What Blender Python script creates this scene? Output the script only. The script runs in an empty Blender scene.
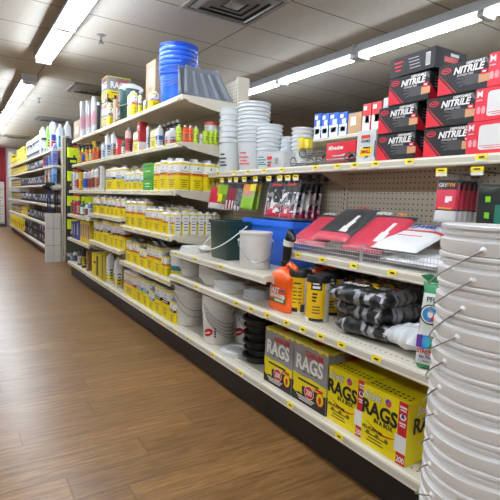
import bpy, bmesh, math, random
from mathutils import Vector, Matrix, Euler, noise
PI = math.pi
random.seed(4)
sc = bpy.context.scene
col = sc.collection

# ------------------------------------------------------------------ camera, world, exposure
FPX = 461.0                      # focal length in pixels of the 500 px frame
EYE = Vector((0.0, 0.0, 1.11))
AX = (Vector((0.84418226, -0.5344951, 0.04088161)),      # camera right
      Vector((-0.02093673, -0.10908063, -0.99381239)),   # camera down
      Vector((0.53564724, 0.83810286, -0.10327451)))     # camera forward
cd = bpy.data.cameras.new('camera'); cam = bpy.data.objects.new('camera', cd); col.objects.link(cam)
m = Matrix.Identity(4)
for i in range(3):
    m[i][0] = AX[0][i]; m[i][1] = -AX[1][i]; m[i][2] = -AX[2][i]; m[i][3] = EYE[i]
cam.matrix_world = m
cd.sensor_width = 36.0; cd.lens = FPX/500*36.0; cd.clip_start = 0.05; cd.clip_end = 100
sc.camera = cam
w = bpy.data.worlds.new('world'); sc.world = w; w.use_nodes = True
w.node_tree.nodes['Background'].inputs[0].default_value = (0.9, 0.95, 1.0, 1)
w.node_tree.nodes['Background'].inputs[1].default_value = 0.07
sc.view_settings.view_transform = 'Standard'; sc.view_settings.look = 'None'
sc.view_settings.gamma = 1.0; sc.view_settings.use_curve_mapping = False
sc.view_settings.exposure = 0.73
sc.render.filter_size = 1.0; sc.cycles.caustics_reflective = False; sc.cycles.caustics_refractive = False; sc.cycles.sample_clamp_indirect = 4.0
TUBE_POWER = 45.0                # emission of the fluorescent tubes

# ------------------------------------------------------------------ measuring helpers (place along a shelf)
def ray(u, v):
    a, b = (u-250)/FPX, (v-250)/FPX
    return AX[0]*a + AX[1]*b + AX[2]
def on_x(u, v, x):
    d = ray(u, v); t = x/d.x; return d.y*t, EYE.z + d.z*t
def on_y(u, v, y):
    d = ray(u, v); t = y/d.y; return d.x*t, EYE.z + d.z*t
def y_at(u, x, z):               # y of image column u on the line (x, *, z)
    k = (u-250)/FPX; n = AX[0]-AX[2]*k
    return -(n.x*x + n.z*(z-EYE.z))/n.y
def x_at(u, y, z):
    k = (u-250)/FPX; n = AX[0]-AX[2]*k
    return -(n.y*y + n.z*(z-EYE.z))/n.x
def z_of(v, x, y):               # height of image row v on the vertical line (x, y)
    k = (v-250)/FPX; n = AX[1]-AX[2]*k
    return EYE.z - (n.x*x + n.y*y)/n.z

# ------------------------------------------------------------------ materials
def lin(h):
    h = h.lstrip('#'); c = [int(h[i:i+2], 16)/255 for i in (0, 2, 4)]
    return tuple((x/12.92 if x <= .04045 else ((x+.055)/1.055)**2.4) for x in c) + (1,)
MATS = {}
def mat(hexc, rough=.45, metal=0.0, trans=0.0, alpha=1.0, var=.06, bump=0.0, bscale=60, emit=0, coat=0):
    key = (hexc, rough, metal, trans, alpha, var, bump, bscale, emit, coat)
    if key in MATS: return MATS[key]
    M = bpy.data.materials.new('m_'+hexc.strip('#')); M.use_nodes = True
    N = M.node_tree.nodes; L = M.node_tree.links; b = N['Principled BSDF']
    c = lin(hexc)
    b.inputs['Base Color'].default_value = c
    b.inputs['Roughness'].default_value = rough; b.inputs['Metallic'].default_value = metal
    b.inputs['Transmission Weight'].default_value = trans; b.inputs['Alpha'].default_value = alpha
    b.inputs['Coat Weight'].default_value = coat
    if emit:
        b.inputs['Emission Color'].default_value = c; b.inputs['Emission Strength'].default_value = emit
    if var:
        tc = N.new('ShaderNodeTexCoord'); nz = N.new('ShaderNodeTexNoise'); nz.inputs['Scale'].default_value = 14
        L.new(tc.outputs['Object'], nz.inputs['Vector'])
        mx = N.new('ShaderNodeMix'); mx.data_type = 'RGBA'
        mx.inputs[6].default_value = tuple(x*(1-var) for x in c[:3])+(1,)
        mx.inputs[7].default_value = tuple(min(1, x*(1+var)) for x in c[:3])+(1,)
        L.new(nz.outputs[0], mx.inputs[0]); L.new(mx.outputs[2], b.inputs['Base Color'])
    if bump:
        tc = N.new('ShaderNodeTexCoord'); nz = N.new('ShaderNodeTexNoise'); nz.inputs['Scale'].default_value = bscale
        L.new(tc.outputs['Object'], nz.inputs['Vector'])
        bp = N.new('ShaderNodeBump'); bp.inputs['Strength'].default_value = bump; bp.inputs['Distance'].default_value = .01
        L.new(nz.outputs[0], bp.inputs['Height']); L.new(bp.outputs[0], b.inputs['Normal'])
    MATS[key] = M
    return M

def new_nodes(name):
    M = bpy.data.materials.new(name); M.use_nodes = True
    N = M.node_tree.nodes; L = M.node_tree.links
    def math_(op, a, b=None, c=None):
        n = N.new('ShaderNodeMath'); n.operation = op
        for i, v in enumerate((a, b, c)):
            if v is None: continue
            if isinstance(v, (int, float)): n.inputs[i].default_value = v
            else: L.new(v, n.inputs[i])
        return n.outputs[0]
    def mix(f, a, b):
        n = N.new('ShaderNodeMix'); n.data_type = 'RGBA'
        for i, v in ((0, f), (6, a), (7, b)):
            if isinstance(v, (int, float)): n.inputs[i].default_value = v
            elif isinstance(v, tuple): n.inputs[i].default_value = v
            else: L.new(v, n.inputs[i])
        return n.outputs[2]
    return M, N, L, N['Principled BSDF'], math_, mix

def mat_floor():
    M, N, L, b, mt, mix = new_nodes('wood_plank_floor')
    g = N.new('ShaderNodeNewGeometry'); s = N.new('ShaderNodeSeparateXYZ'); L.new(g.outputs['Position'], s.inputs[0])
    PW, PL = .165, 1.1
    ry = mt('DIVIDE', s.outputs['Y'], PW); row = mt('FLOOR', ry); fy = mt('FRACT', ry)
    wn = N.new('ShaderNodeTexWhiteNoise'); wn.noise_dimensions = '1D'; L.new(row, wn.inputs['W'])
    rx = mt('ADD', mt('DIVIDE', s.outputs['X'], PL), wn.outputs['Value']); cell = mt('FLOOR', rx); fx = mt('FRACT', rx)
    w2 = N.new('ShaderNodeTexWhiteNoise'); w2.noise_dimensions = '2D'
    cv = N.new('ShaderNodeCombineXYZ'); L.new(row, cv.inputs[0]); L.new(cell, cv.inputs[1]); L.new(cv.outputs[0], w2.inputs['Vector'])
    # stretched grain
    gv = N.new('ShaderNodeCombineXYZ'); L.new(mt('MULTIPLY', s.outputs['X'], 2.2), gv.inputs[0])
    L.new(mt('MULTIPLY', s.outputs['Y'], 24.0), gv.inputs[1]); L.new(mt('MULTIPLY', w2.outputs['Value'], 9.0), gv.inputs[2])
    nz = N.new('ShaderNodeTexNoise'); nz.inputs['Scale'].default_value = 2.4; nz.inputs['Detail'].default_value = 5
    L.new(gv.outputs[0], nz.inputs['Vector'])
    n2 = N.new('ShaderNodeTexNoise'); n2.inputs['Scale'].default_value = 9; n2.inputs['Detail'].default_value = 4
    L.new(gv.outputs[0], n2.inputs['Vector'])
    gr = mt('ADD', mt('MULTIPLY', nz.outputs[0], .62), mt('MULTIPLY', n2.outputs[0], .38))
    rmp = N.new('ShaderNodeValToRGB'); e = rmp.color_ramp.elements
    e[0].position = .32; e[0].color = lin('#614222'); e[1].position = .69; e[1].color = lin('#9d7546')
    k = rmp.color_ramp.elements.new(.5); k.color = lin('#7e5b34')
    L.new(gr, rmp.inputs[0])
    tone = mix(w2.outputs['Value'], (.76, .75, .74, 1), (1.12, 1.11, 1.09, 1))
    mul = N.new('ShaderNodeMix'); mul.data_type = 'RGBA'; mul.blend_type = 'MULTIPLY'; mul.inputs[0].default_value = 1
    L.new(rmp.outputs[0], mul.inputs[6]); L.new(tone, mul.inputs[7])
    seam = mt('MAXIMUM', mt('LESS_THAN', fy, .030), mt('LESS_THAN', fx, .0045))
    L.new(mix(mt('MULTIPLY', seam, .62), mul.outputs[2], lin('#4a321f')), b.inputs['Base Color'])
    n3 = N.new('ShaderNodeTexNoise'); n3.inputs['Scale'].default_value = 3.0; L.new(g.outputs['Position'], n3.inputs['Vector'])
    L.new(mt('ADD', .285, mt('MULTIPLY', n3.outputs[0], .06)), b.inputs['Roughness'])
    bp = N.new('ShaderNodeBump'); bp.inputs['Strength'].default_value = .10; bp.inputs['Distance'].default_value = .0015
    L.new(mt('SUBTRACT', gr, mt('MULTIPLY', seam, .8)), bp.inputs['Height']); L.new(bp.outputs[0], b.inputs['Normal'])
    return M

def mat_ceiling():
    M, N, L, b, mt, mix = new_nodes('acoustic_ceiling_tile')
    g = N.new('ShaderNodeNewGeometry'); s = N.new('ShaderNodeSeparateXYZ'); L.new(g.outputs['Position'], s.inputs[0])
    fx = mt('FRACT', mt('DIVIDE', mt('ADD', s.outputs['X'], 9.76-2.115), 1.22))
    fy = mt('FRACT', mt('DIVIDE', mt('ADD', s.outputs['Y'], 12.2-2.885), .61))
    ln = mt('MAXIMUM', mt('LESS_THAN', fx, .012), mt('LESS_THAN', fy, .026))
    vo = N.new('ShaderNodeTexVoronoi'); vo.inputs['Scale'].default_value = 46; L.new(g.outputs['Position'], vo.inputs['Vector'])
    wn = N.new('ShaderNodeTexNoise'); wn.inputs['Scale'].default_value = 30; L.new(g.outputs['Position'], wn.inputs['Vector'])
    sp = mt('MULTIPLY', mt('LESS_THAN', vo.outputs['Distance'], .20), mt('GREATER_THAN', wn.outputs[0], .46))
    c1 = mix(mt('MULTIPLY', sp, .45), lin('#c4beb3'), lin('#716a60'))
    L.new(mix(ln, c1, lin('#7b766f')), b.inputs['Base Color'])
    b.inputs['Roughness'].default_value = .85
    return M

def mat_pegboard():
    M, N, L, b, mt, mix = new_nodes('perforated_almond_panel')
    g = N.new('ShaderNodeNewGeometry'); s = N.new('ShaderNodeSeparateXYZ'); L.new(g.outputs['Position'], s.inputs[0])
    def d(o): return mt('SUBTRACT', mt('FRACT', mt('DIVIDE', o, .0254)), .5)
    a, c = d(s.outputs['Y']), d(s.outputs['Z'])
    r2 = mt('ADD', mt('MULTIPLY', a, a), mt('MULTIPLY', c, c))
    hole = mt('LESS_THAN', r2, .021)
    L.new(mix(hole, lin('#c9c0ac'), lin('#15120e')), b.inputs['Base Color'])
    b.inputs['Roughness'].default_value = .5
    return M

def mat_shelf():                 # almond enamel with a row of slots near the front edge
    M, N, L, b, mt, mix = new_nodes('almond_enamel_shelf')
    t = N.new('ShaderNodeTexCoord'); s = N.new('ShaderNodeSeparateXYZ'); L.new(t.outputs['Object'], s.inputs[0])
    fx = mt('ABSOLUTE', mt('SUBTRACT', s.outputs['X'], .040))
    fy = mt('ABSOLUTE', mt('SUBTRACT', mt('FRACT', mt('DIVIDE', s.outputs['Y'], .0254)), .5))
    hole = mt('MULTIPLY', mt('LESS_THAN', fx, .0035), mt('LESS_THAN', fy, .16))
    L.new(mix(hole, lin('#d6cebb'), lin('#1a1712')), b.inputs['Base Color'])
    b.inputs['Roughness'].default_value = .4
    return M

# ------------------------------------------------------------------ mesh builder
class MB:
    def __init__(s): s.bm = bmesh.new(); s.mats = []
    def mi(s, m):
        if m not in s.mats: s.mats.append(m)
        return s.mats.index(m)
    def _f(s, vs, i):
        try:
            f = s.bm.faces.new(vs); f.material_index = i; f.smooth = True; return f
        except ValueError: return None
    def box(s, x0, x1, y0, y1, z0, z1, m, bev=0):
        i = s.mi(m)
        if bev:
            return s.loft([(z0, (x1-x0)/2-bev*.6, (y1-y0)/2-bev*.6, bev, m), (z0+bev*.6, (x1-x0)/2, (y1-y0)/2, bev, m),
                           (z1-bev*.6, (x1-x0)/2, (y1-y0)/2, bev, m), (z1, (x1-x0)/2-bev*.6, (y1-y0)/2-bev*.6, bev, m)],
                          c=((x0+x1)/2, (y0+y1)/2, 0), k=2)
        v = [s.bm.verts.new(p) for p in ((x0,y0,z0),(x1,y0,z0),(x1,y1,z0),(x0,y1,z0),(x0,y0,z1),(x1,y0,z1),(x1,y1,z1),(x0,y1,z1))]
        for q in ((3,2,1,0),(4,5,6,7),(0,1,5,4),(1,2,6,5),(2,3,7,6),(3,0,4,7)): s._f([v[a] for a in q], i)
        return s
    def loft(s, secs, c=(0,0,0), k=3, cap=(True, True), M=None):
        """secs: (z, hx, hy, corner radius, material of the band that starts here, optional dx, dy)"""
        rings = []
        for sec in secs:
            z, hx, hy, r, m = sec[:5]; dx, dy = (sec[5], sec[6]) if len(sec) > 6 else (0, 0)
            r = max(1e-4, min(r, hx*.999, hy*.999)); ring = []
            for (sx, sy, a0) in ((1,1,0),(-1,1,.5),(-1,-1,1),(1,-1,1.5)):
                for j in range(k+1):
                    a = (a0+.5*j/k)*PI
                    p = Vector((c[0]+dx+sx*(hx-r)+r*math.cos(a), c[1]+dy+sy*(hy-r)+r*math.sin(a), c[2]+z))
                    ring.append(s.bm.verts.new(M @ p if M else p))
            rings.append(ring)
        n = len(rings[0])
        for a in range(len(rings)-1):
            i = s.mi(secs[a][4])
            for j in range(n): s._f((rings[a][j], rings[a][(j+1)%n], rings[a+1][(j+1)%n], rings[a+1][j]), i)
        if cap[0]: s._f(rings[0][::-1], s.mi(secs[0][4]))
        if cap[1]: s._f(rings[-1], s.mi(secs[-1][4]))
        return s
    def lathe(s, prof, c=(0,0,0), seg=20, sx=1, sy=1, M=None):
        """prof: (r, z, material of the band that starts here)"""
        rings = []
        for r, z, m in prof:
            if r < 1e-6:
                p = Vector((c[0], c[1], c[2]+z)); rings.append([s.bm.verts.new(M @ p if M else p)]); continue
            ring = []
            for j in range(seg):
                a = 2*PI*j/seg; p = Vector((c[0]+sx*r*math.cos(a), c[1]+sy*r*math.sin(a), c[2]+z))
                ring.append(s.bm.verts.new(M @ p if M else p))
            rings.append(ring)
        for a in range(len(rings)-1):
            i = s.mi(prof[a][2]); A, B = rings[a], rings[a+1]
            for j in range(seg):
                q = (j+1) % seg
                if len(A) == 1 and len(B) == 1: continue
                if len(A) == 1: s._f((A[0], B[q], B[j]), i)
                elif len(B) == 1: s._f((A[j], A[q], B[0]), i)
                else: s._f((A[j], A[q], B[q], B[j]), i)
        return s
    def tube(s, pts, r, m, seg=6, closed=False):
        i = s.mi(m); pts = [Vector(p) for p in pts]; n = len(pts); rings = []
        up = Vector((0, 0, 1))
        for a in range(n):
            t = (pts[(a+1) % n]-pts[a-1]) if closed else (pts[min(a+1, n-1)]-pts[max(a-1, 0)])
            t.normalize()
            ref = up if abs(t.dot(up)) < .95 else Vector((1, 0, 0))
            u = t.cross(ref).normalized(); v = t.cross(u)
            rr = r[a] if isinstance(r, (list, tuple)) else r
            rings.append([s.bm.verts.new(pts[a]+(u*math.cos(2*PI*j/seg)+v*math.sin(2*PI*j/seg))*rr) for j in range(seg)])
        for a in range(n if closed else n-1):
            A, B = rings[a], rings[(a+1) % n]
            for j in range(seg): s._f((A[j], A[(j+1)%seg], B[(j+1)%seg], B[j]), i)
        if not closed: s._f(rings[0][::-1], i); s._f(rings[-1], i)
        return s
    def prism(s, poly, axis, a, b, m):
        """poly in the two other axes (cyclic order), extruded from a to b along axis"""
        i = s.mi(m)
        def P(p, t):
            return {'x': (t, p[0], p[1]), 'y': (p[0], t, p[1]), 'z': (p[0], p[1], t)}[axis]
        A = [s.bm.verts.new(P(p, a)) for p in poly]; B = [s.bm.verts.new(P(p, b)) for p in poly]
        n = len(poly)
        for j in range(n): s._f((A[j], A[(j+1)%n], B[(j+1)%n], B[j]), i)
        s._f(A[::-1], i); s._f(B, i)
        return s
    def disc(s, c, r1, r2, m, face='front', seg=18, t=.0012):      # a flat printed ellipse with a little thickness
        i = s.mi(m); R = FACE[face]
        top = [s.bm.verts.new(Vector(c)+R @ Vector((r1*math.cos(2*PI*j/seg), r2*math.sin(2*PI*j/seg), t))) for j in range(seg)]
        s._f(top, i); return s
    def flat(s, c, poly, m, face='front', t=.0012):                # a flat printed polygon
        i = s.mi(m); R = FACE[face]
        s._f([s.bm.verts.new(Vector(c)+R @ Vector((p[0], p[1], t))) for p in poly], i); return s
    def rect(s, c, w, h, m, face='front', t=.0012):
        return s.flat(c, ((-w/2,-h/2),(w/2,-h/2),(w/2,h/2),(-w/2,h/2)), m, face, t)
    def pillow(s, L, W, T, mfun, n=14, k=12, p=4, seed=0, wr=.006, wf=9, M=None):
        """soft flat pack in local x (length) and y (width); mfun(u, v, top) -> material"""
        g = {}
        for sd in (1, -1):
            for a in range(n+1):
                for b_ in range(k+1):
                    u, v = a/n*2-1, b_/k*2-1
                    edge = a in (0, n) or b_ in (0, k)
                    if edge and sd == -1: g[a, b_, -1] = g[a, b_, 1]; continue
                    h = T/2*max(0, 1-abs(u)**p)**.5*max(0, 1-abs(v)**p)**.5
                    x, y = u*L/2, v*W/2
                    d = noise.noise(Vector((x*wf+seed*7.3, y*wf-seed*3.1, sd*2.0+seed)))
                    d2 = noise.noise(Vector((x*wf*3+seed*1.3, y*wf*3+seed*5.1, sd*4.0+seed)))
                    q = Vector((x+d2*wr*.6, y+d*wr*.6, sd*h + (d*wr+d2*wr*.5)*(0 if edge else 1)))
                    g[a, b_, sd] = s.bm.verts.new(M @ q if M else q)
        for sd in (1, -1):
            for a in range(n):
                for b_ in range(k):
                    vs = [g[a, b_, sd], g[a+1, b_, sd], g[a+1, b_+1, sd], g[a, b_+1, sd]]
                    if sd == -1: vs.reverse()
                    s._f(vs, s.mi(mfun((a+.5)/n*2-1, (b_+.5)/k*2-1, sd == 1)))
        return s
    def mesh(s, name, sharp=38, origin=None, fix=True):
        if fix: bmesh.ops.recalc_face_normals(s.bm, faces=s.bm.faces)
        if origin is not None: bmesh.ops.translate(s.bm, verts=s.bm.verts, vec=-Vector(origin))
        me = bpy.data.meshes.new(name); s.bm.to_mesh(me); s.bm.free()
        for m in s.mats: me.materials.append(m)
        me.set_sharp_from_angle(angle=math.radians(sharp))
        return me
FACE = {'front': Euler((PI/2, 0, -PI/2)).to_matrix(), 'end': Euler((PI/2, 0, 0)).to_matrix(), 'top': Euler((0, 0, -PI/2)).to_matrix()}
EUL = {'front': (PI/2, 0, -PI/2), 'end': (PI/2, 0, 0), 'top': (0, 0, -PI/2)}

TXT = {}
def text_mesh(body, size, m, bold=0.0, sx=1.0, shear=0.0, ext=.0004, space=1.0):
    key = (body, size, m.name, bold, sx, shear)
    if key in TXT: return TXT[key]
    cu = bpy.data.curves.new('lettering', 'FONT'); cu.body = body; cu.size = size; cu.align_x = 'CENTER'; cu.align_y = 'CENTER'
    cu.offset = bold*size; cu.extrude = ext; cu.shear = shear; cu.resolution_u = 3; cu.space_character = space
    o = bpy.data.objects.new('lettering', cu); col.objects.link(o)
    dg = bpy.context.evaluated_depsgraph_get()
    me = bpy.data.meshes.new_from_object(o.evaluated_get(dg))
    bpy.data.objects.remove(o)
    for v in me.vertices: v.co.x *= sx
    me.materials.clear(); me.materials.append(m)
    me.name = 'lettering'; TXT[key] = me
    return me
def T(body, size, m, face, pos, bold=.012, sx=1.0, shear=0.0, rot=0.0, name='lettering'):
    """one printed line as a part: (name, mesh, subparts, location, euler)"""
    e = EUL[face]
    R = Euler(e).to_matrix() @ Matrix.Rotation(rot, 3, 'Z')
    p = Vector(pos) + FACE[face] @ Vector((0, 0, .0016))
    return (name, text_mesh(body, size, m, bold, sx, shear), [], p, R.to_euler())

# ------------------------------------------------------------------ scene objects
def link(name, data, parent=None, loc=None, rot=None):
    o = bpy.data.objects.new(name, data); col.objects.link(o)
    if parent: o.parent = parent
    if loc is not None: o.location = loc
    if rot is not None: o.rotation_euler = rot
    return o
def parts_under(root, parts):
    for p in parts:
        o = link(p[0], p[1], root, p[3] if len(p) > 3 else None, p[4] if len(p) > 4 else None)
        if len(p) > 5: o['label'] = p[5]
        if len(p) > 2 and p[2]: parts_under(o, p[2])
def thing(name, label, cat, loc, parts, rz=0.0, group=None, rot=None):
    """one top-level object: a lone mesh, or an Empty that parents its parts"""
    if len(parts) == 1 and not (len(parts[0]) > 2 and parts[0][2]) and len(parts[0]) <= 3: o = link(name, parts[0][1])
    else:
        o = link(name, None); o.empty_display_size = .05; parts_under(o, parts)
    o.location = loc; o.rotation_euler = rot if rot else (0, 0, rz)
    o['label'] = label; o['category'] = cat
    if group: o['group'] = group
    return o
def struct(name, mb, **k):
    o = link(name, mb.mesh(name, **k)); o['kind'] = 'structure'; return o
ORD = ['', 'first', 'second', 'third', 'fourth', 'fifth', 'sixth', 'seventh', 'eighth', 'ninth', 'tenth', 'eleventh', 'twelfth', 'thirteenth']

# common materials
ALMOND = mat('#d6cebb', .4); RAIL = mat('#e6e0cf', .35); BLACKM = mat('#15130f', .5); KICK = mat('#1d1712', .55)
WHITE = mat('#e8e8e6', .4); WPLA = mat('#e9e9e8', .32); YEL = mat('#f0dc10', .4); TAGY = mat('#f4dc00', .5); TAGW = mat('#eceade', .5)
BLK = mat('#141414', .4); RED = mat('#c81e28', .4); GREY = mat('#8b8b8c', .5); STEEL = mat('#b9babb', .3, metal=1.0)
CLEAR = mat('#eef1f2', .3, trans=.2, var=0); FILM = mat('#f2f4f6', .3, alpha=.05, var=0)
SHELFM = mat_shelf(); PEG = mat_pegboard()

# ================================================================== the room
fl = MB(); fl.box(-5, 9, -5, 18.2, -.05, 0, mat_floor()); struct('floor', fl)
ce = MB(); ce.box(-5, 9, -5, 18.2, 2.6, 2.66, mat_ceiling()); struct('ceiling', ce)
WALLP = mat('#d5d0c6', .8); REDW = mat('#a3152b', .6)
b = MB(); b.box(-5.1, 1.46, 18, 18.1, 0, 2.6, REDW); struct('wall_back', b)
b = MB(); b.box(1.46, 9.1, 18, 18.1, 0, 2.6, WALLP); struct('wall_far_right', b)
b = MB(); b.box(-5.1, -5, -5, 18.1, 0, 2.6, WALLP); struct('wall_left', b)
b = MB(); b.box(9, 9.1, -5, 18.1, 0, 2.6, WALLP); struct('wall_right', b)
b = MB(); b.box(-5.1, 9.1, -5.1, -5, 0, 2.6, WALLP); struct('wall_front', b)
b = MB(); b.box(-5, 1.46, 17.985, 18, 0, .1, mat('#2a2726', .6)); struct('baseboard_back', b)

# ------------------------------------------------------------------ fluorescent strip lights
TUBE = mat('#eaf4ff', .3, emit=TUBE_POWER, var=0)
def strip_light(x, y0, y1, label, group=None, two=True):
    ym = (y0+y1)/2; c = Vector((x, ym, 2.6)); H = mat('#b4b6b8', .5); parts = []
    h = MB()
    h.prism(((-.085, 2.535), (-.085, 2.52), (.085, 2.52), (.085, 2.535), (.06, 2.6), (-.06, 2.6)), 'y', y0, y1, H)
    bmesh.ops.translate(h.bm, verts=h.bm.verts, vec=(x, 0, 0))
    parts.append(('housing', h.mesh('housing', origin=c)))
    for sx in ((-.05, .05) if two else (0,)):
        for a, b_ in ((y0+.04, ym-.03), (ym+.03, y1-.04)):
            t = MB(); t.tube([(x+sx, a, 2.494), (x+sx, b_, 2.494)], .0135, TUBE, 6)
            parts.append(('fluorescent_tube', t.mesh('fluorescent_tube', origin=c)))
    for ye in (y0+.02, ym, y1-.02):
        e = MB(); e.box(x-.075, x+.075, ye-.028, ye+.028, 2.474, 2.52, mat('#cfd2d4', .4), .008)
        parts.append(('lamp_holder', e.mesh('lamp_holder', origin=c)))
    for ye in (y0, y1):
        e = MB(); e.box(x-.088, x+.088, ye-.006, ye+.006, 2.515, 2.6, mat('#b4b6b8', .5))
        parts.append(('end_plate', e.mesh('end_plate', origin=c)))
    thing('fluorescent_light', label, 'light', c, parts, group=group)
strip_light(.81, 3.06, 5.5, 'twin-tube strip light over the aisle, nearest of the left row')
strip_light(.81, 6.6, 9.04, 'twin-tube strip light over the aisle, second of the left row, dark end plate')
strip_light(.81, 9.06, 11.5, 'twin-tube strip light over the aisle, third of the left row')
strip_light(.81, 11.52, 13.96, 'twin-tube strip light at far left edge, deepest in the aisle')
strip_light(3.22, .82, 3.26, 'long strip light at upper right, ending at the right picture edge above the glove boxes', two=False)
strip_light(3.22, 3.28, 5.72, 'long strip light upper right, farther one ending behind the clear tubs', two=False)
strip_light(.81, .2, 2.64, 'twin-tube strip light overhead outside the picture')
strip_light(-1.6, .8, 3.24, 'unseen twin-tube fill light added over the neighbouring aisle')  # added for ambient light; this and every strip below is out of view
strip_light(-1.6, 5.8, 8.24, 'unseen twin-tube fill light added over the neighbouring aisle, farther one')
strip_light(-1.6, -2.8, -.36, 'unseen twin-tube fill light added behind the viewpoint, left row')
strip_light(-1.6, 10.8, 13.24, 'unseen twin-tube fill light added over the neighbouring aisle, far one')  # added fill, brightens the far end, as do the next two
strip_light(-1.6, 14.6, 17.04, 'unseen twin-tube fill light added near the red wall, left row')
strip_light(.81, 14.6, 17.04, 'unseen twin-tube fill light added over the aisle before the red wall')
strip_light(.81, -2.8, -.36, 'unseen twin-tube fill light added behind the viewpoint, over the aisle')  # fill added behind the camera
strip_light(3.22, -2.2, .24, 'unseen fill light added over the next aisle, beyond the right picture edge')  # this and the two below: unseen fixtures added to even out the light
strip_light(3.22, 8.2, 10.64, 'fill light added over the next aisle, hidden behind the tall shelf bays')
strip_light(3.22, 13, 15.44, 'unseen fill light added over the next aisle at the far end')

# ------------------------------------------------------------------ air vents, sprinklers
def air_vent(x0, y0, s, label):
    c = Vector((x0+s/2, y0+s/2, 2.6)); VM = mat('#8f8d89', .5); parts = []
    cx, cy = c.x, c.y
    f = MB()
    for (a0, a1, b0, b1) in ((-s/2, s/2, -s/2, -s/2+.035), (-s/2, s/2, s/2-.035, s/2), (-s/2, -s/2+.035, -s/2+.035, s/2-.035), (s/2-.035, s/2, -s/2+.035, s/2-.035)):
        f.box(cx+a0, cx+a1, cy+b0, cy+b1, 2.588, 2.599, VM)
    parts.append(('frame', f.mesh('frame', origin=c)))
    bk = MB(); bk.box(cx-s/2+.035, cx+s/2-.035, cy-s/2+.035, cy+s/2-.035, 2.594, 2.599, mat('#4b4a49', .7))
    parts.append(('duct_opening', bk.mesh('duct_opening', origin=c)))
    for k in range(4):
        r = s/2-.05-k*.062; r2 = r-.045
        v = MB()
        A = [v.bm.verts.new((cx+a*r, cy+b_*r, 2.590)) for a, b_ in ((1,1),(-1,1),(-1,-1),(1,-1))]
        B = [v.bm.verts.new((cx+a*r2, cy+b_*r2, 2.574+.004*k)) for a, b_ in ((1,1),(-1,1),(-1,-1),(1,-1))]
        C = [v.bm.verts.new((cx+a*r2, cy+b_*r2, 2.577+.004*k)) for a, b_ in ((1,1),(-1,1),(-1,-1),(1,-1))]
        D = [v.bm.verts.new((cx+a*r, cy+b_*r, 2.593)) for a, b_ in ((1,1),(-1,1),(-1,-1),(1,-1))]
        i = v.mi(VM)
        for P, Q in ((A, B), (B, C), (C, D)):
            for j in range(4): v._f((P[j], P[(j+1)%4], Q[(j+1)%4], Q[j]), i)
        parts.append(('louver_ring', v.mesh('louver_ring', origin=c)))
    p = MB(); p.box(cx-.06, cx+.06, cy-.06, cy+.06, 2.580, 2.594, VM, .004)
    parts.append(('centre_plate', p.mesh('centre_plate', origin=c)))
    thing('air_vent', label, 'vent', c, parts)
air_vent(1.505, 2.885, .61, 'square ceiling air vent with nested louvers above the blue pails')
air_vent(1.36, 6.62, .61, 'square ceiling air vent just left of the boxed rags on the top shelf')
air_vent(1.36, 9.9, .61, 'ceiling air vent above the jugs on the farther shelving')
air_vent(1.1, 13.7, .61, 'smallest ceiling air vent, deep in the aisle over the yellow packs')
def sprinkler(x, y, label):
    c = Vector((x, y, 2.6)); S = mat('#8d8f92', .35, metal=.8); parts = []
    e = MB(); e.lathe([(0, 2.595, S), (.035, 2.592, S), (.04, 2.598, S), (0, 2.599, S)], (x, y, 0)); parts.append(('escutcheon', e.mesh('escutcheon', origin=c)))
    p = MB(); p.tube([(x, y, 2.594), (x, y, 2.535)], .009, S, 8); parts.append(('pipe', p.mesh('pipe', origin=c)))
    d = MB(); d.lathe([(0, 2.52, S), (.026, 2.522, S), (.026, 2.526, S), (.008, 2.54, S), (0, 2.541, S)], (x, y, 0)); parts.append(('deflector', d.mesh('deflector', origin=c)))
    thing('sprinkler_head', label, 'sprinkler', c, parts)
sprinkler(1.17, 4.55, 'small ceiling sprinkler beside the nearest left strip light')
sprinkler(1.13, 8.1, 'small ceiling sprinkler beside the second left strip light')

# ================================================================== gondola shelving
A0, J0, J1, J2, J3, J4 = .667, 1.886, 3.105, 4.325, 5.544, 6.763
BX = 1.82                                                # front of the perforated back panel
def rail_mesh(L, tags=()):
    m_ = MB()
    m_.prism(((0, 0), (-.010, -.002), (-.016, -.034), (-.012, -.040), (0, -.040)), 'y', 0, L, RAIL)
    m_.prism(((-.0125, -.010), (-.0155, -.0285), (-.0145, -.0285), (-.0115, -.010)), 'y', 0, L, mat('#bdb6a4', .4))
    return m_
def tag_mesh(hang=False):
    t = MB(); t.prism(((-.0165, -.030), (-.0185, -.030), (-.0145, -.004), (-.0125, -.004)), 'y', -.021, .021, TAGW)
    t.prism(((-.0180, -.0235), (-.0192, -.0235), (-.0152, -.0035), (-.0138, -.0035)), 'y', -.022, .022, TAGY)
    t.prism(((-.0184, -.0175), (-.0196, -.0175), (-.0184, -.0115), (-.0174, -.0115)), 'y', -.012, .008, BLK)
    return t.mesh('price_tag')
TAGM = tag_mesh()
UPR = mat('#d0c8b4', .42)
def upright_mesh(y, top, c):
    u = MB(); u.box(BX-.012, BX+.09, y-.016, y+.016, 0, top, UPR, .003)
    z = .25; dk = u.mi(BLACKM)
    while z < top-.05:
        u.box(BX-.0128, BX-.0118, y-.003, y+.003, z, z+.018, BLACKM); z += .0254
    return u.mesh('upright', origin=c)
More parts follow.
